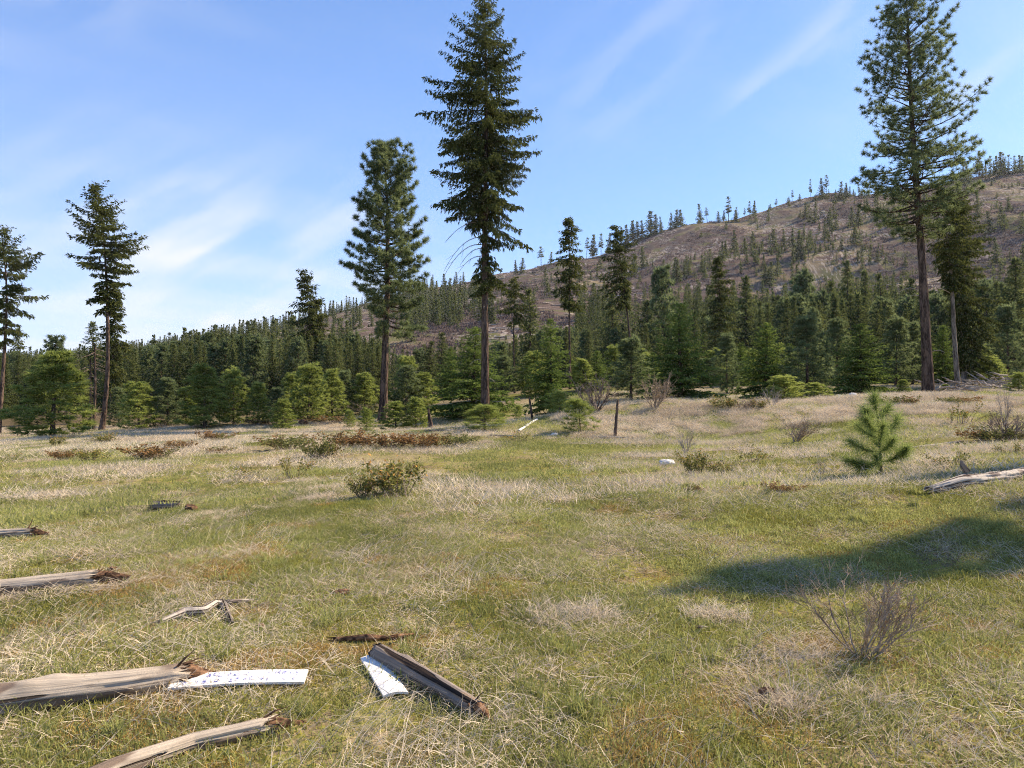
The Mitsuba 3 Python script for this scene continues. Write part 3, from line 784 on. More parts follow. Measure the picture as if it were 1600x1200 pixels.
MIDS = ['wood_fir_0', 'wood_fir_1', 'wood_fir_2', 'wood_fir_3', 'wood_fir_4', 'wood_fir_2', 'mid_pine_0']
for _ in range(4600):
    Y = 76 + 174 * rng.random() ** 1.4; u = rng.uniform(-.74, .74); X = u * Y
    px = CX + u * FPX
    keep = np.interp(px, [0, 560, 640, 760, 1000, 1150, 1600], [.30, .30, .17, .17, .20, .24, .30]) * np.interp(Y, [76, 92, 150, 250], [1 if px < 560 else .2, 1, .9, .5 if px < 600 else (.7 if px > 1040 else .12)])
    if rng.random() > keep: continue
    top = np.interp(px, [0, 100, 230, 330, 450, 560, 640, 760, 900, 1000, 1150, 1300, 1420, 1600], [550, 552, 540, 520, 520, 520, 545, 530, 505, 500, 470, 450, 455, 430])
    z = float(ground(X, Y))
    hmax = EYE + (HOR - top) / FPX * Y - z
    h = min(rng.uniform(11, 19), hmax * rng.uniform(.80, 1.0))
    if h < 6: continue
    wood('forest', MIDS if Y > 105 else ['mid_fir_0', 'mid_fir_2', 'mid_fir_3', 'mid_fir_1', 'mid_pine_1'], (X, Y, z), h)
say('forest', 'dense dark conifer forest in the flat behind the meadow edge', kind='stuff')

# conifers covering the left part of the hill
for _ in range(8000):
    Y = rng.uniform(170, 800); u = rng.uniform(-.76, .76); X = u * Y
    px = CX + u * FPX
    z = float(far_ground(np.array([X]), np.array([Y]))[0])
    py = HOR - (z - EYE) / Y * FPX
    dens = np.interp(px, [0, 520, 600, 680, 720], [.34, .34, .26, .16, .0]) * np.interp(Y, [170, 300, 640, 800], [.5, .7, 1, 1])
    if 455 < px < 600 and 500 < py < 552: dens *= .25
    if px > 590 and py > 505: dens *= .12
    if 630 < px < 770 and 435 < py < 512 and meshkit.fbm(np.array([X * .02, Y * .02, 1.0]), 3, 36) > .44: dens = .42
    if rng.random() > dens: continue
    crest = np.interp(px, [-200, 0, 100, 230, 330, 400, 480, 560, 640, 700, 800], [556, 550, 545, 531, 510, 496, 475, 448, 436, 422, 405])
    h = min(rng.uniform(7, 13.5), EYE + (HOR - crest) / FPX * Y - z + rng.uniform(-3, 1))
    if h < 3.5: continue
    wood('hillside_forest', ['far_fir_0', 'far_fir_1', 'far_fir_2', 'far_fir_3', 'far_pine_0'], (X, Y, z), h)
say('hillside_forest', 'conifers covering the left end of the long hill as one dark mass', kind='stuff')

# trees left standing on the cleared hill
G2 = 'scattered conifers on the cleared hill'
sky_line = [(668, 440, 17, 0, 'far_fir_0', 'dark conifers clump tree on the skyline just right of the full crowned pine'), (690, 432, 18, 0, 'far_fir_2', None), (712, 430, 17, 0, 'far_fir_1', None), (846, 378, 22, 1, 'far_thin_tree_1', 'thin lone tree on the skyline left of the tall pointed fir')]
spots = []
for px, py_top, h, lab, pr in [
    (806, 398, 12, None, 'far_fir_1'), (815, 398, 13, None, 'far_fir_0'), (846, 376, 19, 'thin lone tree on the skyline, left of the tall pointed fir', 'far_thin_tree_1'), (860, 392, 11, None, 'far_fir_0'),
    (917, 365, 19, 'first skyline tree right of the tall pointed fir', 'far_thin_tree_1'), (927, 362, 20, None, 'far_fir_1'), (940, 352, 19, 'round topped skyline tree left of the leaning rounded top fir', 'far_thin_tree_0'), (952, 350, 17, None, 'far_fir_3'),
    (962, 346, 18, None, 'far_fir_1'), (972, 344, 18, None, 'far_fir_0'), (981, 340, 18, None, 'far_fir_3'), (989, 334, 20, None, 'far_fir_1'), (998, 338, 17, None, 'far_fir_2'), (1006, 340, 16, None, 'far_fir_0'),
    (1018, 326, 22, 'tallest skyline conifer of the group above the leaning rounded top fir', 'far_fir_2'), (1027, 334, 18, None, 'far_fir_0'), (1036, 337, 14, None, 'far_fir_3'), (1050, 331, 17, None, 'far_fir_0'), (1058, 326, 18, None, 'far_fir_2'),
    (1066, 326, 18, None, 'far_fir_3'), (1097, 317, 19, 'lone dark pointed conifer on a bare stretch of the skyline', 'far_fir_2'), (1125, 328, 10, None, 'far_fir_0'), (1133, 327, 10, None, 'far_fir_1'),
    (1141, 303, 22, 'tall slim tree with bare trunk on the skyline right of the lone pointed conifer', 'far_thin_tree_0'), (1152, 326, 11, None, 'far_fir_3'), (1166, 318, 10, None, 'far_thin_tree_1'), (1174, 306, 15, 'left one of two small slim skyline trees', 'far_thin_tree_0'),
    (1181, 311, 14, 'right one of two small slim skyline trees', 'far_fir_1'), (1216, 307, 9, None, 'far_thin_tree_1'), (1236, 304, 7, None, 'far_fir_2'), (1243, 294, 13, None, 'far_thin_tree_1'), (1271, 275, 18, 'slim tree with a small head on the skyline, left of the dark clump', 'far_thin_tree_0'),
    (1289, 269, 17, 'dark bushy conifer on the skyline left of the very tall pine', 'far_fir_2'), (1296, 260, 20, 'slim conifer touching the dark bushy one on the skyline', 'far_thin_tree_1'), (1324, 284, 7, None, 'far_fir_0'), (1332, 281, 8, None, 'far_fir_2')]:
    spots.append((px, py_top, h, lab, pr))
for px, py_top, h, lab, pr in spots:
    Y = RIDGE - 12
    X = (px - CX) / FPX * Y
    z = float(far_ground(np.array([X]), np.array([Y]))[0])
    key = fresh('hillside_tree')
    h0, r0 = PH[pr]
    hh = max(5, min(h + 2, EYE + (HOR - py_top) / FPX * Y - z))
    place(key, pr, frame(X, Y, z - .3, rng.uniform(0, 6.28), h / h0 * rng.uniform(1.0, 1.9), hh / h0, lean=(rng.normal(0, .05), 0)))
    seg = 'left of the tall pointed fir' if px < 880 else 'between the tall pointed fir and the rounded top fir' if px < 945 else 'above the rounded top fir' if px < 1045 else 'left of the lone pointed conifer' if px < 1090 else 'right of the lone pointed conifer' if px < 1200 else 'near the dark bushy one left of the very tall pine'
    say(key, lab or 'small conifer on the skyline ' + seg, 'tree', None if lab else 'skyline conifers ' + seg)
for i in range(22):   # the dark row on the skyline at the far right
    px = 1512 + i * 5.2 + rng.normal(0, 1.5); Y = RIDGE - rng.uniform(0, 30)
    X = (px - CX) / FPX * Y; z = float(far_ground(np.array([X]), np.array([Y]))[0])
    pr = ['far_fir_0', 'far_fir_2', 'far_fir_3', 'far_pine_0', 'far_pine_1', 'far_fir_1'][rng.integers(6)]; h = rng.uniform(11, 24)
    key = fresh('hillside_tree')
    place(key, pr, frame(X, Y, z - .3, rng.uniform(0, 6.28), h / 15 * rng.uniform(.9, 1.5), h / 15))
    say(key, 'conifer of the dark row on the skyline right of the very tall pine', 'tree', 'dark conifer row on the right skyline')
clusters = [(690, 470, 60, 40, 26, 'on the slope just right of the full crowned pine'), (720, 440, 40, 14, 12, 'high on the slope left of the tallest fir'), (640, 470, 30, 16, 10, 'behind the right edge of the full crowned pine'),
            (1185, 400, 60, 24, 30, 'in the shaded gully in the middle of the cleared hill'), (1240, 405, 44, 28, 24, 'right of the shaded gully on the cleared hill'), (1290, 370, 74, 42, 30, 'left of the very tall pine halfway up the cleared hill'),
            (1350, 345, 56, 30, 16, 'close left of the very tall pine high on the hill'), (1100, 420, 50, 20, 14, 'left of the shaded gully on the cleared hill'), (1070, 440, 40, 18, 10, 'low on the cleared hill above the large dark bank fir'), (1000, 420, 50, 14, 5, 'on the open slope right of the leaning rounded top fir'),
            (1390, 420, 60, 25, 12, 'low on the cleared hill beside the very tall pine'), (1560, 360, 40, 40, 14, 'at the right edge halfway up the cleared hill'), (1580, 420, 30, 25, 9, 'at the right edge low on the cleared hill'), (930, 440, 40, 20, 6, 'between the tall pointed fir and the rounded top fir'),
            (1190, 340, 80, 14, 12, 'just under the skyline in the middle of the cleared hill'), (1320, 310, 60, 12, 12, 'just under the skyline left of the very tall pine'), (1230, 440, 80, 20, 14, 'at the foot of the cleared hill above the deep green young fir'), (1130, 360, 60, 16, 5, 'on the bare upper slope below the lone skyline conifer'),
            (1450, 330, 60, 30, 10, 'behind the trunk of the very tall pine'), (870, 440, 30, 20, 4, 'on the slope left of the tall pointed fir')]
used = 0
for cx_, cy_, rx, ry, cnt, where in clusters:
    for _ in range(cnt):
        px, py = cx_ + rng.normal(0, rx * .5), cy_ + rng.normal(0, ry * .5)
        if px > 1650: continue
        p = hit(px, py, 150, 900)
        if p[1] > 740: continue
        key = fresh('hillside_tree')
        pr = ['far_fir_0', 'far_fir_1', 'far_fir_2', 'far_fir_3', 'far_thin_tree_0', 'far_thin_tree_1', 'far_pine_0', 'far_pine_1'][rng.choice(8, p=[.17, .15, .17, .15, .08, .08, .12, .08])]
        h = rng.uniform(5, 18) if rng.random() < .7 else rng.uniform(3, 7)
        place(key, pr, frame(p[0], p[1], p[2] - .3, rng.uniform(0, 6.28), h / 15 * rng.uniform(.9, 1.6), h / 15, lean=(rng.normal(0, .03), 0)))
        say(key, 'small dark conifer ' + where, 'tree', 'hill conifers ' + where)

# conifers creeping up the foot of the cleared slope
for _ in range(700):
    px = rng.uniform(900, 1680); Y = rng.uniform(185, 340); X = (px - CX) / FPX * Y
    if meshkit.fbm(np.array([X * .02, Y * .02, 2.0]), 3, 26) < np.interp(Y, [185, 250, 340], [.34, .48, .60]): continue
    z = float(far_ground(np.array([X]), np.array([Y]))[0])
    wood('forest', ['wood_fir_0', 'wood_fir_1', 'wood_fir_2', 'wood_fir_3', 'wood_fir_4'], (X, Y, z), rng.uniform(7, 15))

# seedlings and bushes of the cleared slope
cnt = 0
for q_ in range(3000):
    Y = rng.uniform(190, 745) if q_ > 420 else rng.uniform(728, 752); u = rng.uniform(-.13, .72); X = u * Y
    if meshkit.fbm(np.array([X * .012, Y * .012, 3.0]), 3, 6) < .45 + .12 * rng.random(): continue
    z = float(far_ground(np.array([X]), np.array([Y]))[0]); h = rng.uniform(1.5, 6.5)
    cnt += 1
    p = ['far_fir_0', 'far_fir_2', 'far_pine_1', 'far_pine_0'][rng.integers(4)]
    place(f'young_growth__{cnt:04d}', p, frame(X, Y, z - .2, rng.uniform(0, 6.28), h / 15 * rng.uniform(1.0, 1.8), h / 15))
say('young_growth', 'young conifer growth dotted over the cleared hillside', kind='stuff')

# timber left lying on the cleared slope
for i in range(3):
    rg = np.random.default_rng(800 + i)
    scene[f'proto_slash_{i}'] = {'type': 'shapegroup', 'timber': shape(join([tube([[rg.normal(0, 1.5), rg.normal(0, 1), .2], [rg.normal(0, 1.5) + rg.uniform(3, 7), rg.normal(0, 2), .35]], [.24, .14], 4) for _ in range(3)]), 'mat_twig_pale')}
cnt = 0
for _ in range(1500):
    Y = rng.uniform(200, 745); u = rng.uniform(-.06, .72); X = u * Y
    if meshkit.fbm(np.array([X * .02, Y * .02, 5.0]), 3, 16) < .50: continue
    z = float(far_ground(np.array([X]), np.array([Y]))[0])
    cnt += 1
    place(f'fallen_timber__{cnt:04d}', f'proto_slash_{cnt % 3}', frame(X, Y, z + .1, rng.normal(.5, .8), rng.uniform(.5, 1.1), 1))
say('fallen_timber', 'pale felled trunks strewn over the cleared hillside', kind='stuff')

# dead brush on the cleared slope
def brush_proto(name, seed, n, w, h):
    rg = np.random.default_rng(seed)
    P = np.stack([rg.normal(0, w * .4, n), rg.normal(0, w * .4, n), np.zeros(n)], 1)
    D = unit(np.stack([rg.normal(0, .5, n), rg.normal(0, .5, n), np.ones(n)], 1))
    scene[name] = {'type': 'shapegroup', 'brush': shape(needles(P, D, h * rg.uniform(.4, 1, n), .28, rg), 'mat_brush')}


for i in range(3): brush_proto(f'proto_brush_{i}', 300 + i, 46, 3.4, 1.9)
cnt = 0
for _ in range(13000):
    Y = rng.uniform(180, 760); u = rng.uniform(-.16, .72); X = u * Y
    if meshkit.noise(np.array([X * .03, Y * .03, 1.0]), 3) < .30 + .25 * rng.random(): continue
    z = float(far_ground(np.array([X]), np.array([Y]))[0]); s = rng.uniform(.5, 1.15)
    cnt += 1
    place(f'dead_brush__{cnt:04d}', f'proto_brush_{cnt % 3}', frame(X, Y, z - .2, rng.uniform(0, 6.28), s * 1.2, s))
say('dead_brush', 'leafless purple brown brush covering the cleared hillside', kind='stuff')

# ------------------------------------------------------------------ grass
def blades(P, D, L, W, bow, rng, tone=None):
    """Bent blades of three triangles; bow: how far the tip sinks, as a share of the length."""
    n = len(P)
    L = (np.asarray(L) * np.ones(n))[:, None]
    side = unit(np.cross(D, np.array([0, 0, 1.0]) + .6 * rng.normal(size=(n, 3)))) * (np.asarray(W) * .5 * np.ones(n))[:, None]
    b = (np.asarray(bow) * np.ones(n))[:, None] * L * [[0, 0, -1.0]]
    m = P + D * L * .5 + b * .2
    V = np.stack([P - side, P + side, m - side * .8, m + side * .8, P + D * L + b], 1).reshape(-1, 3)
    k = np.arange(n)[:, None] * 5
    F = np.vstack([k + [[0, 1, 3]], k + [[0, 3, 2]], k + [[2, 3, 4]]])
    u = rng.random(n) if tone is None else tone
    return V, F, np.stack([np.repeat(u, 5), np.tile([0, 0, .5, .5, 1.0], n)], 1)


def scatter(rng, R, n, clumps, tight):
    """Places of the blades, gathered in clumps, and one random number per clump."""
    c = rng.normal(0, R * .45, (max(clumps, 1), 2)); t = rng.random(max(clumps, 1))
    i = rng.integers(max(clumps, 1), size=n)
    p = c[i] + rng.normal(0, tight, (n, 2)) if clumps else rng.normal(0, R * .5, (n, 2))
    return np.concatenate([p, np.full((n, 1), -.006)], 1), t[i]


def heading(rng, n, e0, e1, bias=None, k=1.0):
    a = rng.uniform(0, 2 * np.pi, n) if bias is None else rng.normal(bias, k, n)
    e = np.radians(rng.uniform(e0, e1, n))
    return np.stack([np.cos(a) * np.cos(e), np.sin(a) * np.cos(e), np.sin(e)], 1)


def patch(name, seed, R, n, clumps, tight, L, W, e, bow, mat, bias=None, k=1.0, slim=False):
    rg = np.random.default_rng(seed)
    P, tone_c = scatter(rg, R, n, clumps, tight)
    D = heading(rg, n, e[0], e[1], bias, k)
    l = rg.uniform(L[0], L[1], n) * rg.uniform(.6, 1, n)
    w = rg.uniform(W * .7, W * 1.2, n)
    tone = np.clip(tone_c * .55 + rg.random(n) * .45, 0, 1) if clumps else rg.random(n)
    m = needles(P, D, l, w, rg, tone) if slim else blades(P, D, l, w, rg.uniform(bow[0], bow[1], n), rg, tone)
    scene[name] = {'type': 'shapegroup', 'blades': shape(m, mat)}


for i in range(4):
    patch(f'proto_grass_{i}', 400 + i, .55, 1200, 60, .045, (.025, .095), .0058, (35, 88), (.1, .5), 'mat_grass')
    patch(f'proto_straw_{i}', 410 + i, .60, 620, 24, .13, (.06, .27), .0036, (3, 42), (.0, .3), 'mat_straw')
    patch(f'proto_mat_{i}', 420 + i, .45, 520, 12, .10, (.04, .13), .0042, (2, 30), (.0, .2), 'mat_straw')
    patch(f'proto_moss_{i}', 430 + i, .50, 1900, 60, .06, (.012, .04), .007, (30, 90), (0, 0), 'mat_moss', slim=True)
    patch(f'proto_mid_grass_{i}', 440 + i, 1.4, 1500, 90, .11, (.04, .11), .017, (30, 85), (.1, .5), 'mat_grass', slim=True)
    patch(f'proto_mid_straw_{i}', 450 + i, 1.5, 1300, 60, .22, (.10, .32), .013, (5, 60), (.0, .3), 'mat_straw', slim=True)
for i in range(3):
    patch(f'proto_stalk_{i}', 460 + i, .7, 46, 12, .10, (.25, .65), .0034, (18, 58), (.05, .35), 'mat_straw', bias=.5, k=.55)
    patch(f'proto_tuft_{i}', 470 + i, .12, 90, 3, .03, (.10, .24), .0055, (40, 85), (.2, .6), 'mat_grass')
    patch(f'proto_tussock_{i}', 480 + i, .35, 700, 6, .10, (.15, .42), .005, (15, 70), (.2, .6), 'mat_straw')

rng = np.random.default_rng(77)
_lay = {}


def lay(name, proto_name, x, y, s=1.0, rot=None, lift=0.0):
    e = .25
    z = ground(np.array([x, x + e, x - e, x, x]), np.array([y, y, y, y + e, y - e]))
    nrm = [-(z[1] - z[2]) / (2 * e), -(z[3] - z[4]) / (2 * e), 1.0]
    _lay[name] = _lay.get(name, 0) + 1
    place(f'{name}__{_lay[name]:04d}', proto_name, frame(x, y, z[0] + lift, rng.uniform(0, 6.28) if rot is None else rot, s, s, normal=nrm))


def field(n, y0, y1, spread=.74, margin=.7):
    """Points of the meadow in view, and a step to either side, evenly per area."""
    out = []
    while len(out) < n:
        Y = math.sqrt(rng.uniform(y0 ** 2, y1 ** 2))
        out.append((rng.uniform(-1, 1) * (Y * spread + margin), Y))
    return out


def n2(x, y, f, s): return float(meshkit.fbm(np.array([x * f, y * f, 0.0]), 3, s))


def dryness(x, y):
    d = .42 + (n2(x, y, .5, 31) - .5) * .55 + (n2(x, y, 2.2, 32) - .5) * 1.3
    d += .08 * ss(18, 32, y) - .16 * ss(1.0, 4.5, x) * (1 - ss(7, 14, y)) + .10 * ss(-1.5, -3, x) * (1 - ss(5, 9, y))
    d += .25 * ss(-4, -14, x) * ss(18, 30, y)
    return d


BARE = []      # places kept free of tall grass: x, y, radius


def free(x, y): return all((x - a) ** 2 + (y - b) ** 2 > r * r for a, b, r in BARE)



# ------------------------------------------------------------------ fallen timber, boards, posts, stones
def rough_log(P, R, rng, sides=40, rings=56, crack=.10, end_jag=.10, knots=3):
    P = np.asarray(P, float)
    L = np.concatenate([[0], np.cumsum(np.linalg.norm(np.diff(P, axis=0), axis=1))])
    q = np.linspace(0, L[-1], rings)
    C_ = np.stack([np.interp(q, L, P[:, k]) for k in range(3)], 1)
    r = np.interp(q, L, R)
    ang = np.arange(sides) / sides * 2 * np.pi
    pts = np.stack([np.cos(ang)[None] * 1.3 + 0 * q[:, None], np.sin(ang)[None] * 1.3 + 0 * q[:, None], q[:, None] * 1.1 + 0 * ang[None]], -1)
    ro = 1 + (meshkit.fbm(pts * 1.6 + rng.uniform(0, 90, 3), 4) - .5) * .30
    pts2 = pts * np.array([10, 10, 1.8])
    cr = meshkit.noise(pts2 + rng.uniform(0, 90, 3))
    ro -= crack * ss(.62, .80, cr)
    for _ in range(knots):
        a0, q0 = rng.uniform(0, 6.28), rng.uniform(.1, .9) * L[-1]
        d = ((np.angle(np.exp(1j * (ang[None] - a0)))) / .45) ** 2 + ((q[:, None] - q0) / (.9 * R.mean() if hasattr(R, 'mean') else .09)) ** 2
        ro += .22 * np.exp(-d)
    V, F, U = tube(C_, r, sides, True, ro)
    t = unit(C_[-1] - C_[-2])
    V[(rings - 1) * sides:rings * sides] += t * rng.uniform(0, end_jag, (sides, 1)) - 0
    V[:sides] -= unit(C_[1] - C_[0]) * rng.uniform(0, end_jag, (sides, 1))
    return V, F, U


def splinters(at, d, r, n, L, rng, w=.02):
    """Loose rotten fibres sticking out of a broken end."""
    parts = []
    b = unit(np.cross(d, [0, 0, 1.0])); c = np.cross(b, d)
    for _ in range(n):
        a, q = rng.uniform(0, 6.28), r * math.sqrt(rng.random()) * .95
        p = at + b * q * math.cos(a) + c * q * math.sin(a) - d * .04
        e = unit(d + .32 * rng.normal(size=3)); l = L * rng.uniform(.35, 1)
        parts.append(tube(np.stack([p, p + e * l * .5 + rng.normal(0, .006, 3), p + e * l]), np.array([w, w * .8, w * .15]) * rng.uniform(.5, 1.2), 4, False))
    return join(parts)


def lie(px, py, up=0.0):
    p = hit(px, py, 2.2, 60)
    return p + np.array([0, 0, up])


def log_thing(key, label, ends, R, mat, rot, seed, cat='log', group=None, sink=.25, **kw):
    """ends: pixels along the log's line on the ground; rot: length of the rotten end, or 0"""
    rng = np.random.default_rng(seed)
    R = np.asarray(R, float) * .84
    P = np.array([lie(px, py) for px, py in ends]) + np.array([0, 0, 1]) * (R * (1 - sink))[:, None]
    scene[key + '__stem'] = shape(rough_log(P, R, rng, **kw), mat, True)
    say(key, label, cat, group)
    if rot:
        d = unit(P[-1] - P[-2])
        r = R[-1]
        core = rough_log([P[-1] - d * .06, P[-1] + d * rot * .45, P[-1] + d * rot - [0, 0, r * .5]], np.array([r * .96, r * .8, r * .35]), rng, 14, 16, .3, .05, 2)
        scene[key + '__rotten_end'] = shape(join([core, splinters(P[-1] + d * rot * .25, d, r * .9, 34, rot * .75, rng, r * .15)]), 'mat_rot', False)
        labels[key + '__rotten_end'] = {'label': 'crumbling red brown rotten end', 'kind': 'stuff'}
    for a, b in zip(P[:-1], P[1:]):
        for f in np.linspace(0, 1, 8):
            p = a * (1 - f) + b * f
            BARE.append((p[0], p[1], .30))


log_thing('log', 'longest weathered log at the lower left, its rotten end beside the longer white board', [(-150, 1142), (60, 1108), (200, 1086), (272, 1072)], [.105, .10, .088, .075], 'mat_wood', .20, 1)
log_thing('log_001', 'slender pale log running out of the bottom edge, with a rust brown rotten tip', [(20, 1290), (180, 1215), (300, 1172), (408, 1146)], [.060, .056, .050, .048], 'mat_wood', .17, 2, crack=.16)
log_thing('log_002', 'smooth grey tan log at the left edge ending in dark splintered rot, middle of three', [(-120, 956), (0, 930), (138, 912)], [.088, .083, .072], 'mat_wood', .28, 3)
log_thing('log_003', 'short stub of log at the left edge, farthest of the logs on the left', [(-120, 850), (-20, 846), (42, 841)], [.068, .066, .06], 'mat_wood', .20, 4, sink=-.3)
log_thing('log_004', 'cracked dark grey log lying beside the narrower white board, one end sawn off', [(592, 1034), (660, 1070), (744, 1116)], [.070, .064, .048], 'mat_wood_grey', .10, 5, end_jag=.03, crack=.16)
log_thing('log_005', 'gnarled bleached log lying in the shade line at the right edge', [(1458, 770), (1500, 762), (1550, 756), (1660, 738)], [.065, .105, .100, .115], 'mat_wood_pale', 0, 6, crack=.22, knots=11, sink=.35, end_jag=.16)
rng = np.random.default_rng(66)
p = lie(1512, 758, .16)
scene['log_005__branch_stub'] = shape(tube([p, p + [-.05, .02, .09], p + [-.06, .03, .15]], [.045, .035, .012], 7), 'mat_wood_grey', True)
log_thing('log_006', 'short chunk of charred grey wood lying alone in the grass, left of the middle', [(241, 798), (277, 796)], [.085, .075], 'mat_wood_grey', 0, 7, cat='wood chunk', end_jag=.06, rings=20, sink=0)
log_thing('driftwood_branch', 'crooked bleached branch lying in the grass above the longer white board', [(256, 977), (288, 968), (318, 966), (336, 952), (352, 950)], [.022, .038, .040, .032, .024], 'mat_wood_pale', 0, 8, cat='branch', crack=.2, sink=-.6)
log_thing('driftwood_branch_001', 'short dark splinter of wood leaning on the right end of the crooked bleached branch', [(349, 952), (361, 976)], [.030, .020], 'mat_wood_grey', 0, 9, cat='wood chunk', crack=.16, sink=-.3, rings=16)
log_thing('driftwood_branch_002', 'thin pale twig pointing right from the crooked bleached branch', [(362, 950), (394, 944)], [.018, .012], 'mat_wood_pale', 0, 10, cat='branch', rings=14, sink=-2)
log_thing('bark_strip', 'dark slab of bark lying in the grass behind the cracked grey log', [(530, 1003), (575, 1003), (618, 1000)], [.016, .026, .012], 'mat_rot', 0, 11, cat='bark', rings=24, sink=-.2)
log_thing('dead_twig', 'small black twig sticking up right of the dark slab of bark', [(622, 1006), (640, 1000)], [.012, .008], 'mat_rot', 0, 12, cat='twig', rings=8, sink=-4)
log_thing('fallen_pole', 'grey pole lying on the ground in front of the large dark young fir', [(664, 675), (733, 674)], [.045, .04], 'mat_wood', 0, 13, cat='pole', sink=-.6, rings=20)
log_thing('fallen_pole_001', 'grey pole on the ground right of the bushy sapling below the tallest fir', [(768, 683), (812, 684)], [.04, .035], 'mat_wood', 0, 14, cat='pole', sink=-.6, rings=20)
log_thing('fallen_pole_002', 'thin pale pole lying across the foot of the tall thin post', [(912, 683), (940, 685), (1000, 686)], [.03, .03, .022], 'mat_wood_pale', 0, 15, cat='pole', sink=-.8, rings=24)
log_thing('fallen_pole_003', 'thin grey stick lying in the grass left of the long needled sapling', [(1244, 696), (1312, 690)], [.028, .018], 'mat_wood_pale', 0, 16, cat='stick', sink=-.6, rings=20)
log_thing('fallen_pole_004', 'bleached branch lying right of the long needled sapling', [(1424, 701), (1468, 697), (1502, 693)], [.022, .035, .04], 'mat_wood_pale', 0, 17, cat='branch', sink=-.3, rings=24)
for i, (a, b, lab) in enumerate([((811, 676), (820, 670), 'lowest of three white birch like pieces on the bank below the short post'), ((821, 669), (829, 664), 'middle one of three white birch like pieces on the bank'), ((830, 663), (839, 658), 'uppermost of three white birch like pieces on the bank')]):
    log_thing(fresh('white_branch'), lab, [a, b], [.055, .05], 'mat_white_paint', 0, 20 + i, cat='branch', rings=12, sink=-.5)
for i, (a, b, lab) in enumerate([((84, 846), (104, 843), 'pale chip of wood in the grass right of the farthest left log'), ((120, 800), (158, 797), 'thin bleached stick far left of the charred chunk'), ((1098, 985), (1102, 984), 'tiny pale wood chip in the middle of the right foreground')]):
    log_thing(fresh('wood_chip'), lab, [a, b], [.012, .008], 'mat_wood_pale', 0, 30 + i, cat='stick', rings=8, sink=-1.2)


def slab(corners, lift, thick):
    """A thin board through four ground pixels (clockwise from the far left)."""
    P = np.array([lie(*c) for c in corners])
    c = P.mean(0)
    ex = unit((P[1] + P[2] - P[0] - P[3])); L = np.linalg.norm(P[1] + P[2] - P[0] - P[3]) / 2
    ey = (P[0] + P[1] - P[2] - P[3]); ey = unit(ey - ex * (ey @ ex)); W = abs((P[0] + P[1] - P[2] - P[3]) @ ey) / 2
    ez = np.cross(ex, ey)
    if ez[2] < 0: ez = -ez
    return c + np.array([0, 0, lift]), ex, ey, ez, L, W


def board(key, label, corners, lift, seed, letters):
    c, ex, ey, ez, L, W = slab(corners, lift, .012)
    rng = np.random.default_rng(seed)
    n = 24
    m = trimesh.creation.box((L, W, .012)).subdivide().subdivide().subdivide()
    v = np.array(m.vertices)
    v[:, 2] += .012 * np.cos(v[:, 0] / L * 3.0) - .006 + .004 * v[:, 1] / W
    V = c + v[:, :1] * ex + v[:, 1:2] * ey + v[:, 2:] * ez
    scene[key + '__panel'] = shape((V, np.array(m.faces), np.zeros((len(V), 2))), 'mat_white_paint')
    parts = []
    for row in (-1, 1):
        x = -L * .46
        while x < L * .45:
            w = rng.uniform(.016, .026)
            if rng.random() < .7:
                for s in range(rng.integers(2, 4)):
                    bx = trimesh.creation.box((w * rng.choice([.22, .8]), W * rng.choice([.05, .20]), .003))
                    q = np.array(bx.vertices) + [x + w * rng.uniform(.1, .8), row * W * .22 + rng.uniform(-.08, .08) * W, 0]
                    q[:, 2] += .0072 + .012 * np.cos(q[:, 0] / L * 3.0) - .006 + .004 * q[:, 1] / W + s * .0004
                    parts.append((c + q[:, :1] * ex + q[:, 1:2] * ey + q[:, 2:] * ez, np.array(bx.faces), None))
            x += w * rng.uniform(1.2, 1.9)
    if letters:
        scene[key + '__lettering'] = shape(join(parts), 'mat_blue_paint')
        labels[key + '__lettering'] = {'label': 'two rows of faded blue lettering', 'kind': 'stuff'}
    say(key, label, 'board')
    for f in np.linspace(-.5, .5, 7):
        p = c + ex * L * f
        BARE.append((p[0], p[1], .22))


board('sign_board', 'longer white board with faded blue lettering lying flat beside the rotten log end', [(283, 1066), (481, 1058), (476, 1075), (254, 1087)], .035, 1, True)
board('sign_board_001', 'narrower white board lying in the grass along the cracked grey log, weathered almost blank', [(548, 1039), (576, 1035), (662, 1088), (616, 1094)], .03, 2, False)


def post(key, label, px, py, Y, top_py, top_px, r):
    b, H, lean, k = pixel_tree(px, py, Y, top_py, top_px)
    rng = np.random.default_rng(int(px))
    s = np.linspace(-.3, 1, 9)
    P = b + np.stack([lean * s, .03 * np.sin(s * 5), H * s], 1)
    scene[key] = shape(tube(P, r * (1 - .25 * np.clip(s, 0, 1)), 8, True, 1 + .2 * (rng.random((9, 8)) - .5)), 'mat_bark', True)
    say(key, label, 'post')


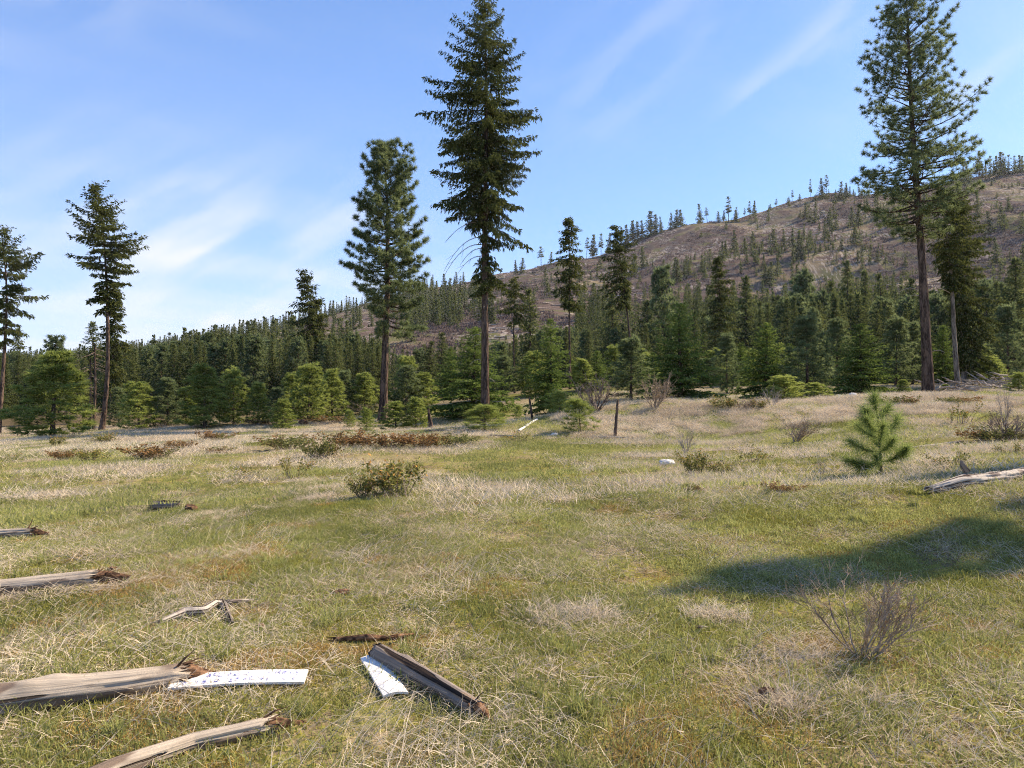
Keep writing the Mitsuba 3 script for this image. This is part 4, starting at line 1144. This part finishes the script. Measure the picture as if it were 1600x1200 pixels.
post('fence_post', 'tall thin dark post standing alone at the foot of the grassy bank', 961, 684, 26, 624, 965, .055)
post('fence_post_001', 'short leaning post on the slope left of the first bare shrub', 832, 656, 33, 620, 827, .055)
for i, (px, lab) in enumerate([(139, 'thin bare dead trunk left of the tall wind shaped fir, shorter one'), (146, 'thin bare dead trunk beside the tall wind shaped fir, taller one')]):
    b, H, lean, k = pixel_tree(px, 672, 52, 560 - 20 * i, px + 3)
    s = np.linspace(-.05, 1, 9)
    key = fresh('dead_tree')
    scene[key + '__trunk'] = shape(tube(b + np.stack([lean * s, .1 * np.sin(s * 4), H * s], 1), .11 * (1 - .6 * np.clip(s, 0, 1)), 7), 'mat_bark', True)
    scene[key + '__branch'] = shape(join([tube(b + np.array([[0, 0, H * q], [math.cos(a) * .4, math.sin(a) * .4, H * q - .1], [math.cos(a) * .9, math.sin(a) * .9, H * q - .3]]), [.03, .02, .008], 4) for q, a in zip(rng.uniform(.5, .98, 14), rng.uniform(0, 6.28, 14))]), 'mat_twig', True)
    labels[key + '__branch'] = {'kind': 'stuff'}
    say(key, lab, 'dead tree')


def stone(key, label, px, py, w, h, mat='mat_stone', cat='stone', seed=0):
    p = lie(px, py)
    s = trimesh.creation.icosphere(3)
    v = np.array(s.vertices)
    v *= (1 + (meshkit.fbm(v * 1.3 + 20 + px, 4) - .5)[:, None] * .9)
    k = p[1] / FPX
    v = v * [w * k / 2, w * k / 2 * .8, h * k * .75] + p + [0, 0, h * k * .25]
    scene[key] = shape((v, np.array(s.faces), np.zeros((len(v), 2))), mat, True)
    say(key, label, cat)


stone('stone', 'pale flat stone left of the green and orange leafy shrub on the right', 1041, 726, 25, 8)
stone('stone_001', 'small white stone at the foot of the grassy bank, left of the sparse sapling', 866, 682, 11, 6)
stone('stone_002', 'grey stone at the meadow edge left of the thick leaning pine trunk', 1333, 622, 16, 8)
stone('stone_003', 'low grey stone just left of the larger grey stone at the meadow edge', 1311, 622, 14, 5)
for i, (px, py, w, h, lab) in enumerate([(534, 928, 26, 8, 'brown clod of dug earth in the middle of the meadow'), (176, 893, 20, 8, 'brown clod beside the splintered end of the grey tan log'), (299, 797, 18, 9, 'brown crumbled wood right of the charred chunk'), (408, 983, 13, 9, 'small black clod right of the crooked bleached branch'),
                                         (475, 664, 14, 9, 'black stump hole in the tan bank at the left')]):
    stone(fresh('earth_clod'), lab, px, py, w, h, 'mat_rot', 'clod')
b, H, lean, k = pixel_tree(674, 662, 40, 640, 671)
scene['burnt_stump'] = shape(rough_log([b, b + [lean, 0, H * .6], b + [lean * 1.5, 0, H]], np.array([.13, .09, .05]), rng, 10, 12, .3, .12, 3), 'mat_bark', True)
say('burnt_stump', 'small black burnt stump left of the large dark young fir', 'stump')


def cone(key, px, py, label):
    p = lie(px, py, .03)
    rg = np.random.default_rng(int(px))
    parts = [tube([p + [-.04, 0, 0], p, p + [.04, .01, 0]], [.008, .013, .005], 6)]
    t = np.linspace(-1, 1, 70); a = np.arange(70) * 2.4
    r = .022 * np.sqrt(np.clip(1 - t ** 2 * .8, 0, 1))
    D = unit(np.stack([.5 + 0 * a, np.cos(a), np.sin(a)], 1))
    parts.append(sprays(p + np.stack([t * .04, np.cos(a) * r * .4, np.sin(a) * r * .5], 1), D, .016, .013, rg))
    scene[key] = shape(join(parts), 'mat_cone')
    say(key, label, 'pine cone')


cone('pine_cone', 1197, 1090, 'brown pine cone in the grass at the lower right')

# ------------------------------------------------------------------ the heap of slash at the right
rng = np.random.default_rng(91)
parts = []
for _ in range(420):
    px = rng.uniform(1448, 1640); Y = rng.uniform(41, 52); X = (px - CX) / FPX * Y
    z = ground(X, Y) + abs(rng.normal(0, .28)) * ss(1440, 1530, px)
    a = rng.uniform(0, 6.28); l = rng.uniform(.3, 1.5); e = rng.normal(0, .3)
    d = np.array([math.cos(a), math.sin(a), math.sin(e)]) * l
    parts.append(tube(np.stack([[X, Y, z], np.array([X, Y, z]) + d * .5 + rng.normal(0, .05, 3), np.array([X, Y, z]) + d]), rng.uniform(.015, .07) * np.array([1, .9, .5]), 5))
scene['debris_pile'] = shape(join(parts), 'mat_twig_pale', True)
say('debris_pile', 'heap of grey broken branches behind the bare trunks at the right', 'branch pile', kind='stuff')

# ------------------------------------------------------------------ shrubs
def leafy(name, seed, n_stem, leaves, leafL, leafW, mat, spread=.55, low=.25):
    """A shrub one metre wide and half a metre high: stems with leaves."""
    rg = np.random.default_rng(seed)
    stems, PP, DD = [], [], []
    for _ in range(n_stem):
        a = rg.uniform(0, 6.28); q = math.sqrt(rg.random()) * .22
        tip = np.array([math.cos(a), math.sin(a), 0]) * rg.uniform(.08, spread) + [0, 0, rg.uniform(.22, .52)]
        base = np.array([math.cos(a), math.sin(a), 0]) * q
        s = np.linspace(0, 1, 6)[:, None]
        P = base + (tip - base) * s + np.array([0, 0, .12]) * s * (1 - s) + rg.normal(0, .012, (6, 3)) * s
        stems.append(tube(P, np.linspace(.006, .002, 6), 3, False))
        k = leaves
        u = low + (1 - low) * rg.random(k) ** .75
        i = np.clip(u * 5, 0, 4.999); i0 = i.astype(int); w = (i - i0)[:, None]
        pos = P[i0] * (1 - w) + P[i0 + 1] * w + rg.normal(0, .035, (k, 3))
        PP.append(pos); DD.append(unit(rg.normal(0, 1, (k, 3)) + [0, 0, .25] + (tip - base) * .8))
    P, D = np.vstack(PP), np.vstack(DD)
    P[:, 2] = np.maximum(P[:, 2], .015)
    t = np.clip(rg.normal(.45, .22, len(P)) + (P[:, 2] - .25) * .8, 0, 1)
    lf = sprays(P, D, leafL * rg.uniform(.6, 1.2, len(P)), leafW * rg.uniform(.7, 1.2, len(P)), rg, t, flat=.6)
    scene[name] = {'type': 'shapegroup', 'stem': shape(join(stems), 'mat_twig'), 'foliage': shape(lf, mat)}


for i in range(3):
    leafy(f'proto_green_shrub_{i}', 500 + i, 30, 32, .055, .034, 'mat_shrub')
    leafy(f'proto_red_shrub_{i}', 510 + i, 30, 34, .064, .038, 'mat_shrub_red', .6)
    leafy(f'proto_sparse_shrub_{i}', 520 + i, 13, 20, .055, .032, 'mat_shrub', .6, .5)


labels_buds = []


def bare_shrub(name, seed, n, spread, r, mat, leaves=0, depth=3, h=1.0, kids=(3, 5), curl=.18):
    rg = np.random.default_rng(seed)
    parts, tips = [], []

    def grow(p, d, l, rad, lv):
        s = np.linspace(0, 1, 5)
        P = p + d * l * s[:, None] + np.cumsum(rg.normal(0, curl * l * .12, (5, 3)), 0) * (s[:, None] > 0)
        parts.append(tube(P, np.linspace(rad, rad * .55, 5), 3 if lv < depth else 5, False))
        if lv <= 0:
            tips.append(P[-1]); return
        for _ in range(rg.integers(*kids)):
            q = rg.uniform(.35, 1)
            i = min(3, int(q * 4)); w = q * 4 - i
            grow(P[i] * (1 - w) + P[i + 1] * w, unit(d + rg.normal(0, .42, 3) + [0, 0, .12]), l * rg.uniform(.4, .68), max(rad * .5, .0022), lv - 1)
    for _ in range(n):
        a = rg.uniform(0, 6.28)
        d = unit(np.array([math.cos(a) * spread, math.sin(a) * spread, 1]) * [rg.uniform(.2, 1.1), rg.uniform(.2, 1.1), 1])
        grow(np.array([math.cos(a), math.sin(a), 0]) * .05 * rg.random() - [0, 0, .02], d, h * rg.uniform(.4, .62), r, depth)
    g = {'type': 'shapegroup', 'branches': shape(join(parts), mat)}
    if leaves:
        t = np.array(tips)
        k = rg.choice(len(t), min(leaves, len(t)), replace=False)
        labels_buds.append(name); g['buds'] = shape(sprays(t[k], unit(rg.normal(size=(len(k), 3))), .022, .014, rg), 'mat_shrub_red')
    scene[name] = g
    return max(p[2] for p in tips)


HB = {}
HB['proto_bare_0'] = bare_shrub('proto_bare_0', 600, 20, .85, .012, 'mat_twig', 0, 3, 1.0)
HB['proto_bare_1'] = bare_shrub('proto_bare_1', 601, 16, .85, .012, 'mat_twig_tan', 0, 3, 1.0)
HB['proto_bare_2'] = bare_shrub('proto_bare_2', 602, 9, .5, .014, 'mat_twig_pale', 0, 2, 1.0)
HB['proto_bare_near'] = bare_shrub('proto_bare_near', 605, 15, 1.0, .0080, 'mat_twig_tan', 160, 3, 1.0, (3, 6), .30)


def shrub(name, proto_name, px, py, w, h, label, cat='shrub', group=None, stretch=1.0):
    p = lie(px, py)
    k = p[1] / FPX
    key = fresh(name)
    rg = np.random.default_rng(int(px * 3 + py))
    h0 = HB.get(proto_name, .55); w0 = 1.05
    place(key, proto_name, frame(p[0], p[1], p[2] - .01, rg.uniform(0, 6.28), w * k * (1.15 if 'red' in proto_name else 1) / w0, h * k / h0))
    say(key, label, cat, group)
    if proto_name in labels_buds: labels[key + '__buds'] = {'kind': 'stuff'}


for r_ in [
    ('proto_green_shrub_0', 612, 776, 138, 62, 'green and orange leafy shrub standing alone in the middle of the meadow, the largest one'),
    ('proto_green_shrub_1', 566, 778, 62, 40, 'dark low part shrub pressed against the left of the largest leafy shrub'),
    ('proto_green_shrub_2', 1090, 743, 72, 42, 'dark green shrub with orange leaves right of the pale flat stone'),
    ('proto_green_shrub_0', 1128, 742, 50, 20, 'low green shrub touching the right of the shrub beside the pale flat stone'),
    ('proto_sparse_shrub_0', 1168, 726, 74, 32, 'sparse green shrub between the pale stone and the long needled sapling'),
    ('proto_red_shrub_0', 1083, 769, 40, 15, 'tiny orange leaved plant below the dark green shrub on the right'),
    ('proto_red_shrub_1', 1218, 772, 62, 20, 'low orange leaved plant left below the long needled sapling'),
    ('proto_sparse_shrub_1', 1492, 737, 84, 34, 'green leafy plants growing behind the gnarled bleached log'),
    ('proto_sparse_shrub_2', 1502, 662, 78, 34, 'dark brown green low shrub in front of the bare trunks on the right'),
    ('proto_red_shrub_2', 1552, 690, 90, 26, 'brown leaved shrub patch above the gnarled bleached log'),
    ('proto_sparse_shrub_0', 1585, 712, 60, 26, 'olive leaved plants at the right edge above the bleached log'),
    ('proto_green_shrub_1', 1133, 640, 66, 22, 'dark green shrub on the crest of the bank, left one'),
    ('proto_green_shrub_2', 1182, 640, 44, 18, 'dark green shrub on the crest of the bank, right one'),
    ('proto_red_shrub_0', 1408, 634, 62, 18, 'red brown low shrub at the meadow edge left of the thick pine trunk'),
    ('proto_red_shrub_1', 1500, 632, 60, 14, 'red brown low shrub in front of the bare grey trunk'),
    ('proto_sparse_shrub_1', 462, 748, 72, 38, 'thin dark green leafy stems left of the largest shrub'),
    ('proto_sparse_shrub_2', 384, 747, 56, 24, 'scattered dark green leaves on low stems, left of the thin leafy stems'),
    ('proto_red_shrub_0', 505, 716, 70, 34, 'brown and green leafy shrub behind the thin dark green stems'),
    ('proto_red_shrub_1', 452, 702, 90, 24, 'red leaved low shrub at the left of the long red band'),
    ('proto_red_shrub_2', 545, 700, 80, 30, 'red leaved shrub behind the largest leafy shrub, left part of the long band'),
    ('proto_red_shrub_0', 610, 700, 90, 26, 'red leaved shrub behind the largest leafy shrub, middle of the long band'),
    ('proto_red_shrub_1', 664, 702, 70, 28, 'red and green shrub behind and right of the largest leafy shrub'),
    ('proto_red_shrub_2', 712, 696, 62, 20, 'red leaved shrub at the right end of the long band, below the pole'),
    ('proto_sparse_shrub_0', 815, 690, 62, 18, 'low green plants below the three white pieces of wood'),
    ('proto_green_shrub_0', 88, 697, 30, 18, 'bright green low plant in front of the large bright young pine'),
    ('proto_green_shrub_1', 160, 692, 50, 16, 'dark green low shrub in front of the tall wind shaped fir'),
    ('proto_red_shrub_1', 100, 718, 44, 18, 'red brown leaved plant at the far left, left of its green neighbour'),
    ('proto_green_shrub_2', 142, 719, 60, 20, 'green leaved low shrub at the far left of the meadow'),
    ('proto_red_shrub_2', 236, 716, 84, 24, 'orange leaved low shrub in the left of the meadow'),
    ('proto_red_shrub_0', 280, 702, 46, 16, 'orange leaved plant right behind the orange low shrub on the left'),
    ('proto_red_shrub_1', 333, 690, 56, 18, 'orange green shrub in front of the widest young pine of the left row'),
    ('proto_red_shrub_2', 340, 708, 46, 12, 'small orange plant between the left row of pines and the thin green stems'),
    ('proto_sparse_shrub_1', 30, 718, 34, 12, 'small dark plant at the far left edge of the meadow'),
    ('proto_red_shrub_0', 425, 664, 70, 12, 'rust coloured ground shrub at the foot of the left row of young pines'),
    ('proto_red_shrub_2', 515, 660, 90, 12, 'rust coloured ground shrub on the tan bank left of the full crowned pine'),
]:
    pr, px, py, w, h, lab = r_
    shrub('leafy_shrub', pr, px, py, w, h, lab)
for r_ in [
    ('proto_bare_0', 929, 645, 72, 70, 'rounded leafless shrub with pinkish grey twigs left of the tall thin post'),
    ('proto_bare_1', 1024, 640, 62, 62, 'leafless shrub in the shade at the left of the large dark fir on the bank'),
    ('proto_bare_near', 1348, 1030, 185, 165, 'bare twiggy shrub with fine reddish buds in the right foreground'),
    ('proto_bare_2', 1072, 708, 42, 46, 'pale leafless stems standing left above the dark green and orange shrub'),
    ('proto_bare_1', 1243, 692, 78, 46, 'low straw brown twiggy shrub on the slope left of the long needled sapling'),
    ('proto_bare_0', 1580, 690, 100, 58, 'grey brown tangle of bare twigs at the right edge'),
    ('proto_bare_2', 1571, 668, 30, 80, 'thin bare stems rising from the tangle at the right edge'),
    ('proto_bare_1', 568, 648, 56, 24, 'low purplish bare brush left of the full crowned pine'),
    ('proto_bare_1', 128, 668, 60, 34, 'purplish bare brush behind the large bright young pine'),
    ('proto_bare_0', 232, 670, 70, 18, 'low purplish bare brush below the bright round young pine'),
    ('proto_bare_2', 1208, 636, 44, 38, 'bare grey stems in front of the deep green young fir'),
    ('proto_bare_2', 1284, 746, 22, 42, 'small reddish bare seedling left of the long needled sapling'),
    ('proto_bare_1', 1160, 640, 60, 22, 'low bare brush on the bank crest below the deep green young fir'),
]:
    pr, px, py, w, h, lab = r_
    shrub('bare_shrub', pr, px, py, w, h, lab)

# ------------------------------------------------------------------ the long needled sapling
b, H, lean, k = pixel_tree(1377, 746, 12.2, 622, 1366)
rng = np.random.default_rng(123)
kk = 12.2 / FPX
TR = lambda y: np.array([np.interp(y, [620, 660, 700, 746], [1366, 1372, 1375, 1377]), y])
plumes = [((1369, 640), (1366, 620), 0), ((1371, 652), (1388, 634), .1), ((1371, 650), (1352, 640), -.1), ((1374, 690), (1405, 650), .12), ((1374, 684), (1338, 662), .1), ((1373, 676), (1352, 654), -.15), ((1375, 706), (1330, 690), -.12), ((1375, 700), (1362, 672), .25), ((1376, 722), (1340, 726), .08),
          ((1376, 722), (1326, 718), .1), ((1376, 721), (1408, 706), -.05), ((1376, 735), (1352, 744), .1), ((1375, 704), (1396, 686), -.2), ((1404, 710), (1416, 700), -.1), ((1374, 690), (1380, 664), -.22), ((1376, 728), (1368, 712), -.2)]


def at12(px, py, dy): return point(px, py, 12.2 + dy) + np.array([0, 0, 0])


s = np.linspace(746, 622, 9)
scene['long_needled_sapling__trunk'] = shape(tube([point(TR(y)[0], y + (6 if y > 745 else 0), 12.2) for y in s], np.linspace(.026, .008, 9), 8), 'mat_bark', True)
for (a0, a1), (b0, b1), dy in plumes:
    p, q = at12(a0, a1, 0), at12(b0, b1, dy * 2)
    u = np.linspace(0, 1, 8)[:, None]
    P = p * (1 - u) + q * u - np.array([0, 0, .05]) * np.sin(u * np.pi)
    scene[fresh('long_needled_sapling__branch')] = shape(tube(P, np.linspace(.011, .005, 8), 5), 'mat_bark', True)
    n = int(rng.uniform(420, 800))
    w = rng.random(n) ** .5
    i = np.clip(w * 7, 0, 6.999); i0 = i.astype(int); f = (i - i0)[:, None]
    base = P[i0] * (1 - f) + P[i0 + 1] * f
    D = unit(unit(q - p) * rng.uniform(.5, 1.1) + rng.normal(0, .78, (n, 3)))
    scene[fresh('long_needled_sapling__needles')] = shape(needles(base, D, .25 * rng.uniform(.6, 1.1, n), .0056, rng), 'mat_needle')
for k_ in [k_ for k_ in scene if k_.startswith('long_needled_sapling__needles')]: labels[k_] = {'kind': 'stuff'}
say('long_needled_sapling', 'pine sapling with long brush like needles and red brown stem, right in the meadow', 'tree')

# ------------------------------------------------------------------ trees out of the frame on the right that shade the meadow
make_pine('shade_pine', 700, 15, 1.9, 1.2, .58, 5, .36, .055, 22, .30, 'mat_pine', tr=.22, power=.9, skip=.12)
for i, (x, y, h, w, lab) in enumerate([(18.6, 13.2, 16.2, .8, 'pine standing outside the right edge, whose shadow crosses the meadow'), (19.4, 15.9, 13.4, .85, 'second pine outside the right edge, behind the one that shades the meadow')]):
    key = fresh('shading_pine')
    place(key, 'shade_pine', frame(x, y, ground(x, y) - .1, i * 2.0, h / 15 * w, h / 15))
    say(key, lab, 'tree')
for x, y in field(1500, 2.4, 15):
    d = dryness(x, y)
    if rng.random() > (ss(.95, .30, d) * .85 + .12) * (1 - ss(10, 15, y) * .8): continue
    lay('grass', f'proto_grass_{rng.integers(4)}', x, y, rng.uniform(.75, 1.15))
for x, y in field(1150, 2.4, 15):
    d = dryness(x, y)
    if rng.random() < (ss(.20, .75, d) * .55 + .26) * (1 - ss(10, 15, y) * .8): lay('dry_grass', f'proto_straw_{rng.integers(4)}', x, y, rng.uniform(.7, 1.1))
for x, y in field(300, 2.4, 12):
    if rng.random() < ss(.3, .75, dryness(x, y)) * .8 + .12: lay('dry_grass', f'proto_mat_{rng.integers(4)}', x, y, rng.uniform(.7, 1.2))
for x, y in field(520, 2.4, 11):
    lay('moss', f'proto_moss_{rng.integers(4)}', x, y, rng.uniform(.8, 1.2))
for x, y in field(1150, 8, 50, .72, 1.5):
    d = dryness(x, y)
    if rng.random() < ss(8, 13, y) * ss(1.0, .3, d) * .95: lay('grass', f'proto_mid_grass_{rng.integers(4)}', x, y, rng.uniform(.8, 1.2))
for x, y in field(950, 8, 56, .72, 1.5):
    d = dryness(x, y)
    if rng.random() < ss(8, 13, y) * (ss(.2, .75, d) * .75 + .2): lay('dry_grass', f'proto_mid_straw_{rng.integers(4)}', x, y, rng.uniform(.7, 1.1))
for x, y in field(230, 2.4, 12):
    w = ss(.4, -2.2, x) * (1 - ss(5, 8, y)) + .18 + .2 * (n2(x, y, .6, 40) > .55)
    if rng.random() < w and free(x, y): lay('dry_grass', f'proto_stalk_{rng.integers(3)}', x, y, rng.uniform(.6, 1.0), rng.normal(0, .5))
for x, y in field(700, 2.4, 18):
    lay('grass', f'proto_tuft_{rng.integers(3)}', x, y, rng.uniform(.6, 1.3))
for x, y in field(60, 3.5, 30):
    if free(x, y): lay('dry_grass', f'proto_tussock_{rng.integers(3)}', x, y, rng.uniform(.5, .95))
for _ in range(420):       # the straw covered bank
    Y = rng.uniform(25, 35); X = rng.uniform(2, 19)
    lay('dry_grass', f'proto_tussock_{rng.integers(3)}', X, Y, rng.uniform(.8, 1.5))
for px, py in [(270, 1088), (330, 1082), (390, 1082), (440, 1078), (560, 1050), (600, 1075), (640, 1095), (590, 1062)]:
    p = hit(px, py + 16, 2.2, 20)
    lay('dry_grass', f'proto_stalk_{rng.integers(3)}', p[0], p[1], .45, rng.normal(0, .6))
say('grass', 'short spring grass growing through the meadow', kind='stuff')
say('dry_grass', 'pale dead grass and straw matted over the meadow', kind='stuff')
say('moss', 'low ochre green moss between the grass', kind='stuff')

# ------------------------------------------------------------------ the air between here and the hill
scene['air'] = {'type': 'homogeneous', 'albedo': {'type': 'rgb', 'value': [.93, .95, .97]}, 'sigma_t': .00007}
scene['haze'] = {'type': 'cube', 'to_world': T().translate([0, 0, 150]) @ T().scale([4700, 4700, 185]), 'bsdf': {'type': 'null'}, 'interior': {'type': 'ref', 'id': 'air'}}
scene['camera']['medium'] = {'type': 'ref', 'id': 'air'}
say('haze', 'thin bluish air in front of the far hill', kind='stuff')
